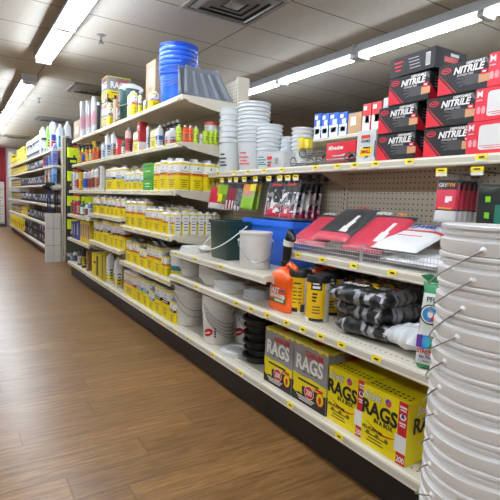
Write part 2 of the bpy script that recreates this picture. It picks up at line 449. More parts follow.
def shelf_parts(xf, z, y0, y1, c, tags, br=True, depth_back=BX):
    """a shelf with its rail, brackets and tags; its own origin at the front left corner"""
    o = Vector((xf, y0, z)); L = y1-y0-.004
    s = MB(); s.box(0.001, depth_back-xf-.004, 0.002, L, -.03, 0, SHELFM)
    subs = [('price_rail', rail_mesh(L).mesh('price_rail'))]
    if br:
        for yb in (.006, L-.006):
            b_ = MB(); b_.prism(((.03, -.028), (depth_back-xf-.006, -.028), (depth_back-xf-.006, -.115), (depth_back-xf-.03, -.105), (.05, -.045)), 'y', yb-.003, yb+.003, ALMOND)
            subs.append(('bracket', b_.mesh('bracket')))
    for ty in tags: subs.append(('price_tag', TAGM, [], Vector((0, ty-y0, 0)), (0, 0, 0)))
    return ('shelf', s.mesh('shelf'), subs, o-c, (0, 0, 0))
def rtags(y0, y1, step=.16, seed=1):
    r = random.Random(seed); y = y0+.06; out = []
    while y < y1-.05: out.append(y); y += step*r.uniform(.7, 1.5)
    return out
HOOK = mat('#5c5d60', .35, metal=.7)
def hook_part(y, z, c, xfront=1.60, tag=True, back=BX):
    h = MB(); h.tube([(back, y, z-.012), (xfront+.02, y, z-.012), (xfront, y, z+.002)], .003, HOOK, 5)
    h.tube([(back, y, z+.02), (xfront-.005, y, z+.02)], .002, HOOK, 5)
    h.box(back-.003, back, y-.018, y+.018, z-.022, z+.028, HOOK)
    subs = []
    if tag:
        t = MB(); t.box(xfront-.008, xfront-.006, y-.024, y+.024, z-.028, z+.002, TAGW); t.box(xfront-.0095, xfront-.008, y-.025, y+.025, z-.014, z+.003, TAGY)
        t.box(xfront-.0098, xfront-.0094, y-.012, y+.014, z-.008, z-.003, BLK)
        subs = [('price_tag', t.mesh('price_tag', origin=c), [], Vector((0, 0, 0)), (0, 0, 0))]
    return ('peg_hook', h.mesh('peg_hook', origin=c), subs)
def bay(label, y0, y1, top, shelves, deck_tags, hooks=(), near_up=False, far_up=True):
    c = Vector((1.31, y0, 0)); parts = []
    p = MB(); p.box(BX, BX+.012, y0+.001, y1-.001, .16, top, PEG); parts.append(('back_panel', p.mesh('back_panel', origin=c)))
    if far_up: parts.append(('upright', upright_mesh(y1, top+.015, c)))
    if near_up: parts.append(('upright', upright_mesh(y0, top+.015, c)))
    k = MB(); k.box(1.35, 1.365, y0+.001, y1-.001, 0, .155, KICK); k.box(1.3495, 1.35, y0+.002, y0+.006, .01, .15, BLK)
    parts.append(('kick_plate', k.mesh('kick_plate', origin=c)))
    f = MB(); f.box(1.37, BX+.03, y0+.002, y0+.03, 0, .16, KICK); f.box(1.37, BX+.03, y1-.03, y1-.002, 0, .16, KICK)
    parts.append(('base_leg', f.mesh('base_leg', origin=c)))
    sp = shelf_parts(1.31, .193, y0, y1, c, deck_tags, br=False); parts.append(('base_deck',)+sp[1:])
    for xf, z, tags in shelves: parts.append(shelf_parts(xf, z, y0, y1, c, tags))
    for h in hooks: parts.append(hook_part(h[0], h[1], c, *h[2:]))
    thing('gondola_shelf', label, 'shelf', c, parts)
def tg(xf, z, us): return [y_at(u, xf, z-.015) for u in us]
S1, S2, S3 = 1.85, 1.523, 1.174                          # heights of the three long upper shelves
TOPR, BASK, JUG, PAIL, LID, DECK = 1.318, .872, .570, .742, .567, .193
hookA = [(y_at(443, 1.60, 1.275), 1.268), (y_at(479, 1.60, 1.275), 1.268)]
hookB = [(y_at(u, 1.60, 1.275), 1.268) for u in (223, 231, 237, 245.5, 256.5, 270, 281, 289, 297)]
bay('nearest shelf bay, with boxed rags on its deck and glove boxes on its top shelf', A0, J0, 1.36,
    [(1.31, JUG, tg(1.31, JUG, (270, 289, 305.5, 323.4, 344.3, 379.3))), (1.45, BASK, tg(1.45, BASK, (300.6, 325, 356.5, 395))),
     (1.60, TOPR, tg(1.6, TOPR, (340, 357, 378, 412, 484)))], tg(1.31, DECK, (293, 342)), hookA, near_up=True)
bay('shelf bay holding the white pails, lids and green bucket', J0, J1, 1.36,
    [(1.31, LID, tg(1.31, LID, (181.6, 198.6, 239, 253.6))), (1.31, PAIL, tg(1.31, PAIL, (178, 197.4, 223))),
     (1.60, TOPR, tg(1.6, TOPR, (220, 236, 250, 266, 284, 318)))], tg(1.31, DECK, (178, 190, 215, 243)), hookB, far_up=False)
up = lambda y0, y1, q: [(1.33, S3, rtags(y0, y1, .2, q)), (1.37, S2, rtags(y0, y1, .2, q+1)), (1.37, S1, rtags(y0, y1, .34, q+2))]
bay('tall shelf bay with the blue pail stack on top', J1, J2, 2.03, [(1.31, .515, rtags(J1, J2, .2, 3)), (1.31, .843, rtags(J1, J2, .2, 4))]+up(J1, J2, 10), rtags(J1, J2, .22, 5), near_up=True)
bay('tall shelf bay with the green bucket of white rags on top', J2, J3, 2.03, [(1.31, .598, rtags(J2, J3, .2, 6)), (1.31, .912, rtags(J2, J3, .2, 7))]+up(J2, J3, 20), rtags(J2, J3, .22, 8))
bay('farthest tall bay of the near run, with silver rolls on top', J3, J4, 2.03, [(1.31, .527, rtags(J3, J4, .2, 9)), (1.31, .852, rtags(J3, J4, .2, 12))]+up(J3, J4, 30), rtags(J3, J4, .22, 13))

# ================================================================== product builders (each returns a list of parts; base at z=0, front towards -X)
CACHE = {}
def cached(fn):
    def g(*a, **k):
        key = (fn.__name__, a, tuple(sorted(k.items())))
        if key not in CACHE: CACHE[key] = fn(*a, **k)
        return CACHE[key]
    return g
LY = mat('#edd404', .32); LW = mat('#eeeeea', .32); INK = mat('#2b2b2b', .5); OR = mat('#e08a1c', .4); BLU = mat('#2a9bd0', .4); TEAL = mat('#10709c', .4)
LEAF = mat('#5d7a26', .5); BRN = mat('#7a3020', .5); DGRY = mat('#3a3a3a', .5)
ACC = {'orange': OR, 'blue': BLU, 'red': RED, 'black': BLK, 'brown': BRN, 'teal': TEAL, 'yellow': LY}
def printlines(b, cx, hy, z0, z1, face='front', n=3, m=INK, w=.6, off=0):
    """rows of fine print on a face at distance cx from the axis"""
    for j in range(n):
        z = z1-(j+.5)*(z1-z0)/n; ww = hy*2*w*(1, .7, .85, .6)[j % 4]
        c = (-cx, off, z) if face == 'front' else (off, -cx, z)
        b.rect(c, ww, (z1-z0)/n*.42, m, face, .0007)
@cached
def fcan(d, w_, h, accent='orange', top='white', plain_side=False):
    """oblong can or F-style jug: d deep (x), w_ wide (y); banded label, shoulder, carry handle and cap"""
    hx, hy, r = d/2, w_/2, min(d, w_)*.22
    TOP = {'white': WPLA, 'metal': mat('#9a9b9a', .3, metal=.8), 'black': BLK}[top]
    hb = h*.88
    b = MB(); b.loft([(0, hx*.97, hy*.97, r, LW), (.004, hx, hy, r, LW), (hb*.985, hx, hy, r, TOP), (hb, hx*.97, hy*.97, r, TOP), (hb+h*.035, hx*.8, hy*.8, r, TOP)])
    a = ACC[accent]; l = MB(); e = .0007
    l.loft([(.006, hx+e, hy+e, r, LY), (hb*.52, hx+e, hy+e, r, a), (hb*.63, hx+e, hy+e, r, LW), (hb*.90, hx+e, hy+e, r, LY), (hb*.975, hx+e, hy+e, r, LY)], cap=(False, False))
    for face, cx, ww in (('front', hx+e, hy), ('end', hy+e, hx)):
        if plain_side and face == 'end':
            l.rect((0, -cx, hb*.5), ww*1.7, hb*.86, LW, 'end', .0006)
            for j, mm in enumerate((RED, BLU, INK, INK, INK)): l.rect((0, -cx, hb*(.78-.13*j)), ww*1.1, hb*.035, mm, 'end', .0011)
            continue
        printlines(l, cx, ww, hb*.54, hb*.61, face, 1, LW if accent in ('blue', 'red', 'black', 'teal') else BRN, .7)
        printlines(l, cx, ww, hb*.10, hb*.40, face, 4, mat('#8c7a18', .5), .55)
        printlines(l, cx, ww, hb*.66, hb*.70, face, 1, DGRY, .6)
        c = (-cx, -ww*.1, hb*.8) if face == 'front' else (ww*.1, -cx, hb*.8)
        l.flat(c, ((-.006, -.012), (.007, -.004), (.009, .013), (-.002, .006)), LEAF, face, .0008)
    cp = MB(); rc = min(.02, hx*.55); z = hb+h*.03; oy = -hy*.5 if w_ > .09 else 0
    cp.lathe([(0, z, TOP), (rc, z, TOP), (rc, z+h*.075, TOP), (rc*.9, z+h*.085, TOP), (0, z+h*.085, TOP)], (0, oy, 0), 12)
    parts = [('body', b.mesh('body')), ('label', l.mesh('label')), ('cap', cp.mesh('cap'))]
    if w_ > .09:
        hd = MB(); hd.tube([(0, -hy*.15, z-.004), (0, -hy*.1, z+h*.06), (0, hy*.15, z+h*.085), (0, hy*.55, z+h*.07), (0, hy*.62, z-.004)], .008, TOP, 6)
        parts.append(('handle', hd.mesh('handle')))
    return parts
@cached
def round_can(r, h, bands, lid=None, rim=True):
    """round tub or can: bands = ((z0 fraction, hex), ...)"""
    b = MB(); first = mat(bands[0][1], .35); prof = [(0, 0, first), (r*.97, 0, first)]
    for i, (z, c) in enumerate(bands):
        mm = mat(c, .35); zz = max(.003, z*h); prof.append((r, zz, mm))
    prof += [(r, h*.97, prof[-1][2]), (r*.96, h, prof[-1][2]), (0, h, prof[-1][2])]
    b.lathe(prof, seg=24); parts = [('body', b.mesh('body'))]
    if lid:
        lm = mat(lid, .35); l = MB(); z = h*.985
        l.lathe([(r*.98, z-.012, lm), (r*1.05, z-.012, lm), (r*1.05, z+h*.05, lm), (r*1.0, z+h*.065, lm), (r*.9, z+h*.065, lm), (r*.88, z+h*.055, lm), (0, z+h*.055, lm)], seg=24)
        parts.append(('lid', l.mesh('lid')))
    return parts
@cached
def bottle(r, h, body, cap, label=None, flat=1.0, neck=.32, lab2=None):
    """shouldered bottle with cap and wrapped label; flat squeezes it in x"""
    bm_, cm = mat(body, .3, coat=.3), mat(cap, .4); b = MB(); kz = min(1, .75*2*r/(.3*h)); Z = lambda f: h*(1-(1-f)*kz)
    b.lathe([(0, 0, bm_), (r*.92, 0, bm_), (r, .006, bm_), (r, Z(.70), bm_), (r*.95, Z(.76), bm_), (r*.70, Z(.825), bm_), (r*neck*1.15, Z(.86), bm_), (r*neck, Z(.9), bm_), (0, Z(.9), bm_)], seg=18, sx=flat)
    c = MB(); c.lathe([(0, Z(.87), cm), (r*(neck+.13), Z(.87), cm), (r*(neck+.11), Z(.99), cm), (r*neck, h, cm), (0, h, cm)], seg=14)
    parts = [('body', b.mesh('body')), ('cap', c.mesh('cap'))]
    if label:
        lm = mat(label, .4); l2 = mat(lab2 or label, .4); l = MB()
        l.lathe([(r+.0008, h*.12, lm), (r+.0008, h*.38, l2), (r+.0008, h*.58, l2)], seg=18, sx=flat)
        printlines(l, r*flat+.0012, r*.8, h*.2, h*.5, 'front', 3, DGRY if label not in ('#222222',) else YEL, .7)
        printlines(l, r+.0012, r*.8*flat, h*.2, h*.5, 'end', 3, DGRY if label not in ('#222222',) else YEL, .7)
        parts.append(('label', l.mesh('label', fix=False)))
    return parts
@cached
def spray_bottle(r, h, body, head, label):
    bm_, hm, lm = mat(body, .25, coat=.3), mat(head, .4), mat(label, .4); b = MB()
    b.lathe([(0, 0, bm_), (r*.95, 0, bm_), (r, .006, bm_), (r, h*.5, bm_), (r*.8, h*.6, bm_), (r*.4, h*.7, bm_), (r*.36, h*.74, bm_), (0, h*.74, bm_)], seg=16, sx=.75)
    l = MB(); l.lathe([(r+.0008, h*.1, lm), (r+.0008, h*.46, lm)], seg=16, sx=.75); printlines(l, r*.75+.0012, r*.8, h*.15, h*.42, 'front', 3, DGRY, .7)
    t = MB(); t.lathe([(0, h*.72, hm), (r*.45, h*.72, hm), (r*.45, h*.8, hm), (0, h*.8, hm)], seg=12)
    t.prism(((-r*1.0, h*.9), (-r*.95, h*.98), (r*.5, h*1.0), (r*.95, h*.93), (r*.6, h*.86), (r*.3, h*.79), (-r*.3, h*.79), (-r*.25, h*.89)), 'y', -r*.3, r*.3, hm)
    g = MB(); g.prism(((-r*.35, h*.89), (-r*.5, h*.89), (-r*.85, h*.77), (-r*.72, h*.76)), 'y', -r*.15, r*.15, hm)
    return [('body', b.mesh('body')), ('label', l.mesh('label', fix=False)), ('spray_head', t.mesh('spray_head'), [('trigger', g.mesh('trigger'))])]
@cached
def jug(d, w_, h, body, cap, label, lab2=None, trans=0.0):
    """handled jug with sloping shoulder, loop handle and side label"""
    bm_ = mat(body, .3, trans=trans); cm = mat(cap, .4); hx, hy = d/2, w_/2; r = min(d, w_)*.22
    kz = min(1, .8*w_/(.32*h)); H_ = h; Z = lambda f: H_*(1-(1-f)*kz)
    b = MB(); b.loft([(0, hx*.94, hy*.94, r, bm_), (.006, hx, hy, r, bm_), (Z(.68), hx, hy, r, bm_), (Z(.78), hx*.92, hy*.90, r, bm_, 0, 0), (Z(.86), hx*.62, hy*.55, r, bm_, 0, -hy*.2), (Z(.90), hx*.42, hy*.34, r, bm_, 0, -hy*.3), (Z(.93), hx*.40, hy*.32, r, bm_, 0, -hy*.3)])
    hd = MB(); hd.tube([(0, hy*.76, Z(.66)), (0, hy*.84, Z(.80)), (0, hy*.55, Z(.91)), (0, -hy*.1, Z(.91))], [hx*.26, hx*.24, hx*.22, hx*.24], bm_, 8)
    c = MB(); c.lathe([(0, Z(.9), cm), (hx*.48, Z(.9), cm), (hx*.46, Z(.99), cm), (0, h, cm)], (0, -hy*.3, 0), 14)
    l = MB(); lm = mat(label, .4); l2 = mat(lab2 or label, .4)
    for face, cx, ww in (('front', hx, hy), ('end', hy, hx)):
        cc = lambda z: (-cx, 0, z) if face == 'front' else (0, -cx, z)
        l.rect(cc(h*.2), ww*1.5, h*.24, l2, face, .0008); l.rect(cc(h*.43), ww*1.5, h*.2, lm, face, .0008)
        printlines(l, cx+.0006, ww, h*.12, h*.5, face, 4, DGRY, .5)
    return [('body', b.mesh('body')), ('handle', hd.mesh('handle')), ('cap', c.mesh('cap')), ('label', l.mesh('label', fix=False))]
@cached
def carton(d, w_, h, colr, front=(), end=(), topc=None, flap=True, bev=.0025):
    """cardboard box with printed patches: (y or x offset, z, width, height, hex) as fractions of the face"""
    m_ = mat(colr, .55); b = MB(); b.box(-d/2, d/2, -w_/2, w_/2, 0, h, m_, bev)
    for patches, face in ((front, 'front'), (end, 'end')):
        ww = w_ if face == 'front' else d
        for (a, z, pw, ph, cc) in patches:
            c = (-d/2, -a*ww, z*h) if face == 'front' else (a*ww, -w_/2, z*h)
            b.rect(c, pw*ww, ph*h, mat(cc, .5), face, .0005)
    parts = [('box_body', b.mesh('box_body'))]
    if topc:
        t = MB(); t.box(-d/2+.001, d/2-.001, -w_/2+.001, w_/2-.001, h-.0012, h+.0008, mat(topc, .55)); parts.append(('top_flap', t.mesh('top_flap')))
    return parts

PAILW = mat('#e4e3df', .33); 
def pail_profile(H, R, r, pm, th=.003, collar=True):
    t = R-r
    out = [(0, 0, pm), (r*.96, 0, pm), (r, .006, pm)]
    if collar: out += [(r+t*(H-.065)/H, H-.065, pm), (R+.004, H-.062, pm), (R+.007, H-.055, pm), (R+.008, H-.034, pm), (R-.003, H-.030, pm), (R-.003, H-.024, pm), (R+.004, H-.022, pm), (R+.004, H-.017, pm), (R-.002, H-.015, pm), (R-.002, H-.009, pm), (R+.008, H-.008, pm), (R+.008, H-.002, pm), (R+.004, H, pm)]
    else: out += [(R-.001, H-.016, pm), (R+.004, H-.014, pm), (R+.004, H-.002, pm), (R+.002, H, pm)]
    out += [(R-th, H, pm), (r-th, .012, pm), (0, .010, pm)]
    return out
def bail_mesh(R, z, tilt, m_, rad=.0022, ang=0.0, sag=1.08, n=16):
    """wire bail pivoting at the two ears (+-Y before ang), swung down by tilt on the -X side"""
    t = MB(); pts = []
    for i in range(n+1):
        a = PI*i/n; y = R*1.03*math.cos(a); q = R*sag*math.sin(a)
        pts.append((-q*math.cos(tilt), y, z-q*math.sin(tilt)))
    M_ = Matrix.Rotation(ang, 3, 'Z')
    t.tube([M_ @ Vector(p) for p in pts], rad, m_, 6)
    return t.mesh('bail')
@cached
def pail(H, R, r, colr='#e4e3df', tilt=.6, ang=0.0, trans=0.0, wire='#9a9c9e', seg=36, collar=True, grip=None, sag=1.08, wrad=.0022):
    pm = mat(colr, .33, trans=trans, var=.02); b = MB(); b.lathe(pail_profile(H, R, r, pm, collar=collar), seg=seg)
    parts = [('pail_body', b.mesh('pail_body'))]
    wm = mat(wire, .35, metal=.9 if wire.startswith('#9') else 0)
    for s in (1, -1):
        M_ = Matrix.Rotation(ang, 3, 'Z'); p = M_ @ Vector((0, s*(R+.004), 0)); e = MB()
        X = Matrix.Translation((p.x, p.y, H-.05)) @ (M_.to_4x4() @ Matrix.Rotation(-s*PI/2, 4, 'X'))
        e.lathe([(0, -.004, pm), (.008, -.003, pm), (.008, .003, pm), (.0045, .007, pm), (0, .008, pm)], seg=12, M=X)
        parts.append(('ear', e.mesh('ear')))
    bl = bail_mesh(R+.006, H-.05, tilt, wm, wrad, ang=ang, sag=sag)
    sub = []
    if grip:
        g = MB(); M_ = Matrix.Rotation(ang, 3, 'Z'); q = (R+.006)*sag; pts = []
        for a in (-.35, -.17, 0, .17, .35): pts.append(M_ @ Vector((-q*math.cos(a)*math.cos(tilt), (R+.006)*1.03*math.sin(a), H-.05-q*math.cos(a)*math.sin(tilt))))
        g.tube(pts, .008, mat(grip, .4), 8); sub = [('grip', g.mesh('grip'))]
    parts.append(('bail', bl, sub))
    return parts
@cached
def tub(H, R, r, seg=28, label=None, lh=.4, trans=.15, colr='#eef2f4'):
    """clear measuring tub: thin wall and turned rim"""
    pm = mat(colr, .3, trans=trans, var=0); b = MB(); th = .0018
    b.lathe([(0, 0, pm), (r*.95, 0, pm), (r, .005, pm), (R-.001, H-.012, pm), (R+.006, H-.010, pm), (R+.007, H-.001, pm), (R+.002, H, pm), (R-th, H, pm), (r-th, .008, pm), (0, .006, pm)], seg=seg)
    parts = [('tub_body', b.mesh('tub_body'))]
    if label:
        lm = mat(label, .5); l = MB()
        for zf, span in ((.2, .9), (.3, .6), (.42, .8), (.55, .5)):
            rr = r+(R-r)*zf+.0008; A = []
            i = l.mi(lm)
            for j in range(9):
                a = PI+.25+span*(j/8-.5)*1.2; A.append([l.bm.verts.new((rr*math.cos(a), rr*math.sin(a), H*zf+q)) for q in (0, H*.055)])
            for j in range(8): l._f((A[j][0], A[j+1][0], A[j+1][1], A[j][1]), i)
        parts.append(('printed_label', l.mesh('printed_label', fix=False)))
    return parts
@cached
def flat_lid(R, t=.012, colr='#e6e6e4', trans=0.0):
    pm = mat(colr, .35, trans=trans, var=.02); b = MB()
    b.lathe([(0, 0, pm), (R-.004, 0, pm), (R, .001, pm), (R, t, pm), (R-.006, t, pm), (R-.010, t*.55, pm), (R-.03, t*.5, pm), (R-.034, t*.75, pm), (0, t*.75, pm)], seg=36)
    return [('lid', b.mesh('lid'))]

# ================================================================== nearest bay, deck: boxed rags
def cyl(u0, u1, xc, z):
    """y centre and radius of a round thing seen between two image columns, standing at depth xc"""
    um = (u0+u1)/2; y = y_at(um, xc, z); d = AX[2].x*xc+AX[2].y*y+AX[2].z*(z-EYE.z)
    return y, (u1-u0)/2*d/FPX
RG = mat('#8a8a8b', .5); RY = mat('#e2cd12', .45); RK = mat('#1c1a18', .5); LT = mat('#e9e7e2', .45)
@cached
def rag_box_grey():
    d, w_, h = .26, .236, .284; b = MB(); b.box(-d/2, d/2, -w_/2, w_/2, 0, h, RG, .002)
    band = MB()
    for face, cx, ww in (('front', d/2, w_), ('end', w_/2, d)):
        P = lambda a, z: (-cx, -a, z) if face == 'front' else (a, -cx, z)
        b.rect(P(0, h*.15), ww-.004, h*.29, RK, face, .0006)
        # jagged yellow drip along the top edge
        n = 9; poly = [(-ww/2+.002, 0)]
        for j in range(n+1): poly.append((-ww/2+.002+(ww-.004)*j/n, -.006-.013*(j % 2)*(.4+.6*((j*7) % 5)/4)))
        poly.append((ww/2-.002, 0)); b.flat(P(0, h-.002), poly, RY, face, .0006)
        band.flat(P(0, h*.385), [(-ww/2+.002, -.020), (-ww*.2, -.028), (ww*.1, -.020), (ww/2-.002, -.026), (ww/2-.002, .014), (ww*.05, .022), (-ww*.25, .017), (-ww/2+.002, .026)], RY, face, .0009)
        band.flat(P(-ww*.33, h*.235), [(-.034, -.02), (-.012, -.028), (.012, -.02), (.034, -.025), (.03, .012), (.034, .026), (.005, .02), (-.03, .027)], RY, face, .0009)
        band.rect(P(-ww*.02, h*.385), ww*.62, .009, RK, face, .0013)
        band.disc(P(ww*.02, h*.23), .034, .031, LT, face, 20, .0012); band.disc(P(ww*.02, h*.23), .031, .028, RED, face, 20, .0016)
        band.disc(P(ww*.34, h*.215), .027, .032, RED, face, 18, .0012); band.disc(P(ww*.34, h*.215), .023, .028, RY, face, 18, .0016); band.disc(P(ww*.34, h*.2), .010, .018, RED, face, 12, .002)
        band.rect(P(ww*.30, h*.345), .055, .010, RED, face, .0014)
        for j in range(3): band.rect(P(-ww*.08, h*(.115-.028*j)), ww*(.55-.08*j), .004, LT, face, .0012)
        for j in range(5): b.rect(P(-ww*.26+ww*.11*j, h*.545-.003*(j % 2)), ww*.07, .007, DGRY, face, .0008)
    t = MB(); t.box(-d/2+.002, d/2-.002, -w_/2+.002, w_/2-.002, h-.001, h+.001, mat('#b3a211', .5))
    t.box(-.03, .03, -.045, .045, h+.001, h+.0014, mat('#26230f', .5)); t.disc((-.085, 0, h), .034, .020, RED, 'top', 18, .0018)
    ps = [('box_body', b.mesh('box_body')), ('printed_band', band.mesh('printed_band', fix=False)), ('top_flap', t.mesh('top_flap'))]
    F, EN = (-d/2, 0, 0), (0, -w_/2, 0)
    for face, o in (('front', Vector((-d/2, 0, 0))), ('end', Vector((0, -w_/2, 0)))):
        q = (lambda a, z: o+Vector((0, -a, z))) if face == 'front' else (lambda a, z: o+Vector((a, 0, z)))
        ps += [T('RAGS', .094, LT, face, q(-.004, h*.66), .03, .82), T('CLEAN-LINE', .036, RED, face, q(.028, h*.845), .03, .62),
               T('200', .034, LT, face, q(w_*.02, h*.225), .02, .8)]
    return ps
@cached
def rag_box_yellow():
    d, w_, h = .26, .212, .236; Y = mat('#ecd80c', .42); b = MB(); b.box(-d/2, d/2, -w_/2, w_/2, 0, h, Y, .002)
    r = MB(); r.rect((-d/2, -w_*.405, h*.5), w_*.185, h-.004, RED, 'front', .0007); r.disc((-d/2, -w_*.405, h*.76), .014, .012, LT, 'front', 16, .001)
    r.flat((-d/2, -w_*.405, h*.765), [(-.009, -.006), (.009, -.006), (.006, .004), (0, .016), (-.006, .004)], mat('#1d3f8f', .4), 'front', .0013)
    for z in (.90, .88): pass
    r.rect((-d/2, -w_*.405, h*.91), w_*.14, .007, LT, 'front', .001); r.rect((-d/2, -w_*.405, h*.865), w_*.12, .005, LT, 'front', .001)
    r.rect((-d/2, -w_*.405, h*.66), w_*.14, .006, LT, 'front', .001); r.rect((-d/2, -w_*.405, h*.62), w_*.11, .005, LT, 'front', .001)
    s = MB(); s.rect((-d/2, -w_*.385, h*.33), w_*.24, h*.27, LT, 'front', .0014)
    dots = MB()
    for j in range(9):
        for k in range(2): dots.disc((-d/2+.03+.024*k, (j-4)*.022+.006*k, h), .0075, .006, RK, 'top', 12, .0012)
    fl = MB(); fl.disc((-d/2, -.018, h*.865), .017, .017, LT, 'front', 18, .0008); fl.disc((-d/2, -.018, h*.865), .0155, .0155, mat('#c9463f', .4), 'front', 18, .0011)
    fl.flat((-d/2, -.018, h*.865), [(-.0145, .001), (.002, .001), (.002, .0145), (-.006, .0143), (-.012, .009)], mat('#28489c', .4), 'front', .0014)
    sw = MB(); up, dn = [], []
    for j in range(13):
        t = j/12; x = -.075+.155*t; z = -.026*math.sin(PI*(t*.85)); up.append((x, z)); dn.append((x, z-.001-.006*math.sin(PI*t)))
    sw.flat((-d/2, w_*.05, h*.43), up+dn[::-1], RED, 'front', .001)
    ln = MB(); printlines(ln, d/2, .055, h*.08, h*.24, 'front', 3, mat('#6f6410', .5), .9, .035)
    for j in range(3): ln.disc((-d/2, .07-.045*j, h*.235), .009, .009, mat('#6f6410', .5), 'front', 10, .0012)
    ps = [('box_body', b.mesh('box_body')), ('red_stripe', r.mesh('red_stripe', fix=False)), ('price_sticker', s.mesh('price_sticker', fix=False)), ('punched_holes', dots.mesh('punched_holes', fix=False)),
          ('flag_emblem', fl.mesh('flag_emblem', fix=False)), ('swoosh', sw.mesh('swoosh', fix=False)), ('fine_print', ln.mesh('fine_print', fix=False))]
    q = lambda a, z: Vector((-d/2, -a, z))
    BL = mat('#dfe4ee', .4); NV = mat('#27356e', .4)
    ps += [T('Scott', .042, NV, 'front', q(-.058, h*.855), .035, .9, .25), ('lettering',)+T('Scott', .042, LT, 'front', q(-.058, h*.855)-Vector((.0006, 0, 0)), .008, .9, .25)[1:],
           T('RAGS', .076, RK, 'front', q(-.022, h*.635), .036, .92), T('IN A BOX', .024, RK, 'front', q(.0, h*.475), .03, .85), T('ALL-PURPOSE', .017, RK, 'front', q(-.05, h*.31), .02, .95),
           T('200', .030, LT, 'front', q(w_*.405, h*.085), .02, .8)]
    e = lambda a, z: Vector((a, -w_/2, z))
    ps += [T('RAGS', .080, RK, 'end', e(-.01, h*.6), .028, .9), T('Scott', .045, LT, 'end', e(-.04, h*.84), .02, .9, .25), T('IN A BOX', .028, RK, 'end', e(.02, h*.42), .03, .85)]
    return ps
G = 'boxed rags on the bottom deck'
thing('rag_box', 'grey box of rags with yellow top, beside the stack of black lids', 'box', (1.335+.13, 1.789, DECK+.0005), rag_box_grey(), group=G)
thing('rag_box', 'grey box of rags between the other grey box and the yellow boxes', 'box', (1.335+.13, 1.546, DECK+.0005), rag_box_grey(), group=G)
thing('rag_box', 'yellow box of rags standing next to the grey boxes', 'box', (1.338+.13, 1.316, DECK+.0005), rag_box_yellow(), group=G)
thing('rag_box', 'yellow box of rags nearest the tall white bucket stack', 'box', (1.322+.13, 1.101, DECK+.0005), rag_box_yellow(), group=G)
thing('white_carton', 'plain white carton behind the bucket stack, right of the yellow rag boxes', 'box', (1.52, .975, DECK+.0005), carton(.2, .03, .25, '#d9d8d6'))

# ================================================================== bucket stack in the aisle
BN, BSTEP, BH = 12, .0645, .37
bx, by = 1.065, .555
def big_bucket(i):
    zt = BH+(BN-1-i)*BSTEP-.05; u = (484, 473, 463, 458, 445, 440, 436, 432, 430, 432, 434, 436)[i]     # where the ear shows
    best = min(range(100, 260), key=lambda a: abs(y_at(u, bx+.155*math.cos(math.radians(a)), zt)-(by+.155*math.sin(math.radians(a)))) + (9 if a < 135 else 0))
    return math.radians(best-270)
BW = ['topmost', 'second from the top', 'third from the top', 'fourth from the top', 'fifth from the top', 'sixth from the top', 'seventh from the top', 'eighth from the top', 'ninth from the top', 'tenth from the top', 'second from the bottom', 'bottom one']
for i in range(BN):
    z = (BN-1-i)*BSTEP
    thing('bucket', 'white bucket with wire bail in the tall stack, '+BW[i], 'bucket', (bx, by, z+.0005),
          pail(BH, .149, .128, '#efeeec', .56+.05*(i % 3), 0.0, seg=56, sag=1.36, wrad=.0017), rz=big_bucket(i), group='nested white buckets at the right edge')

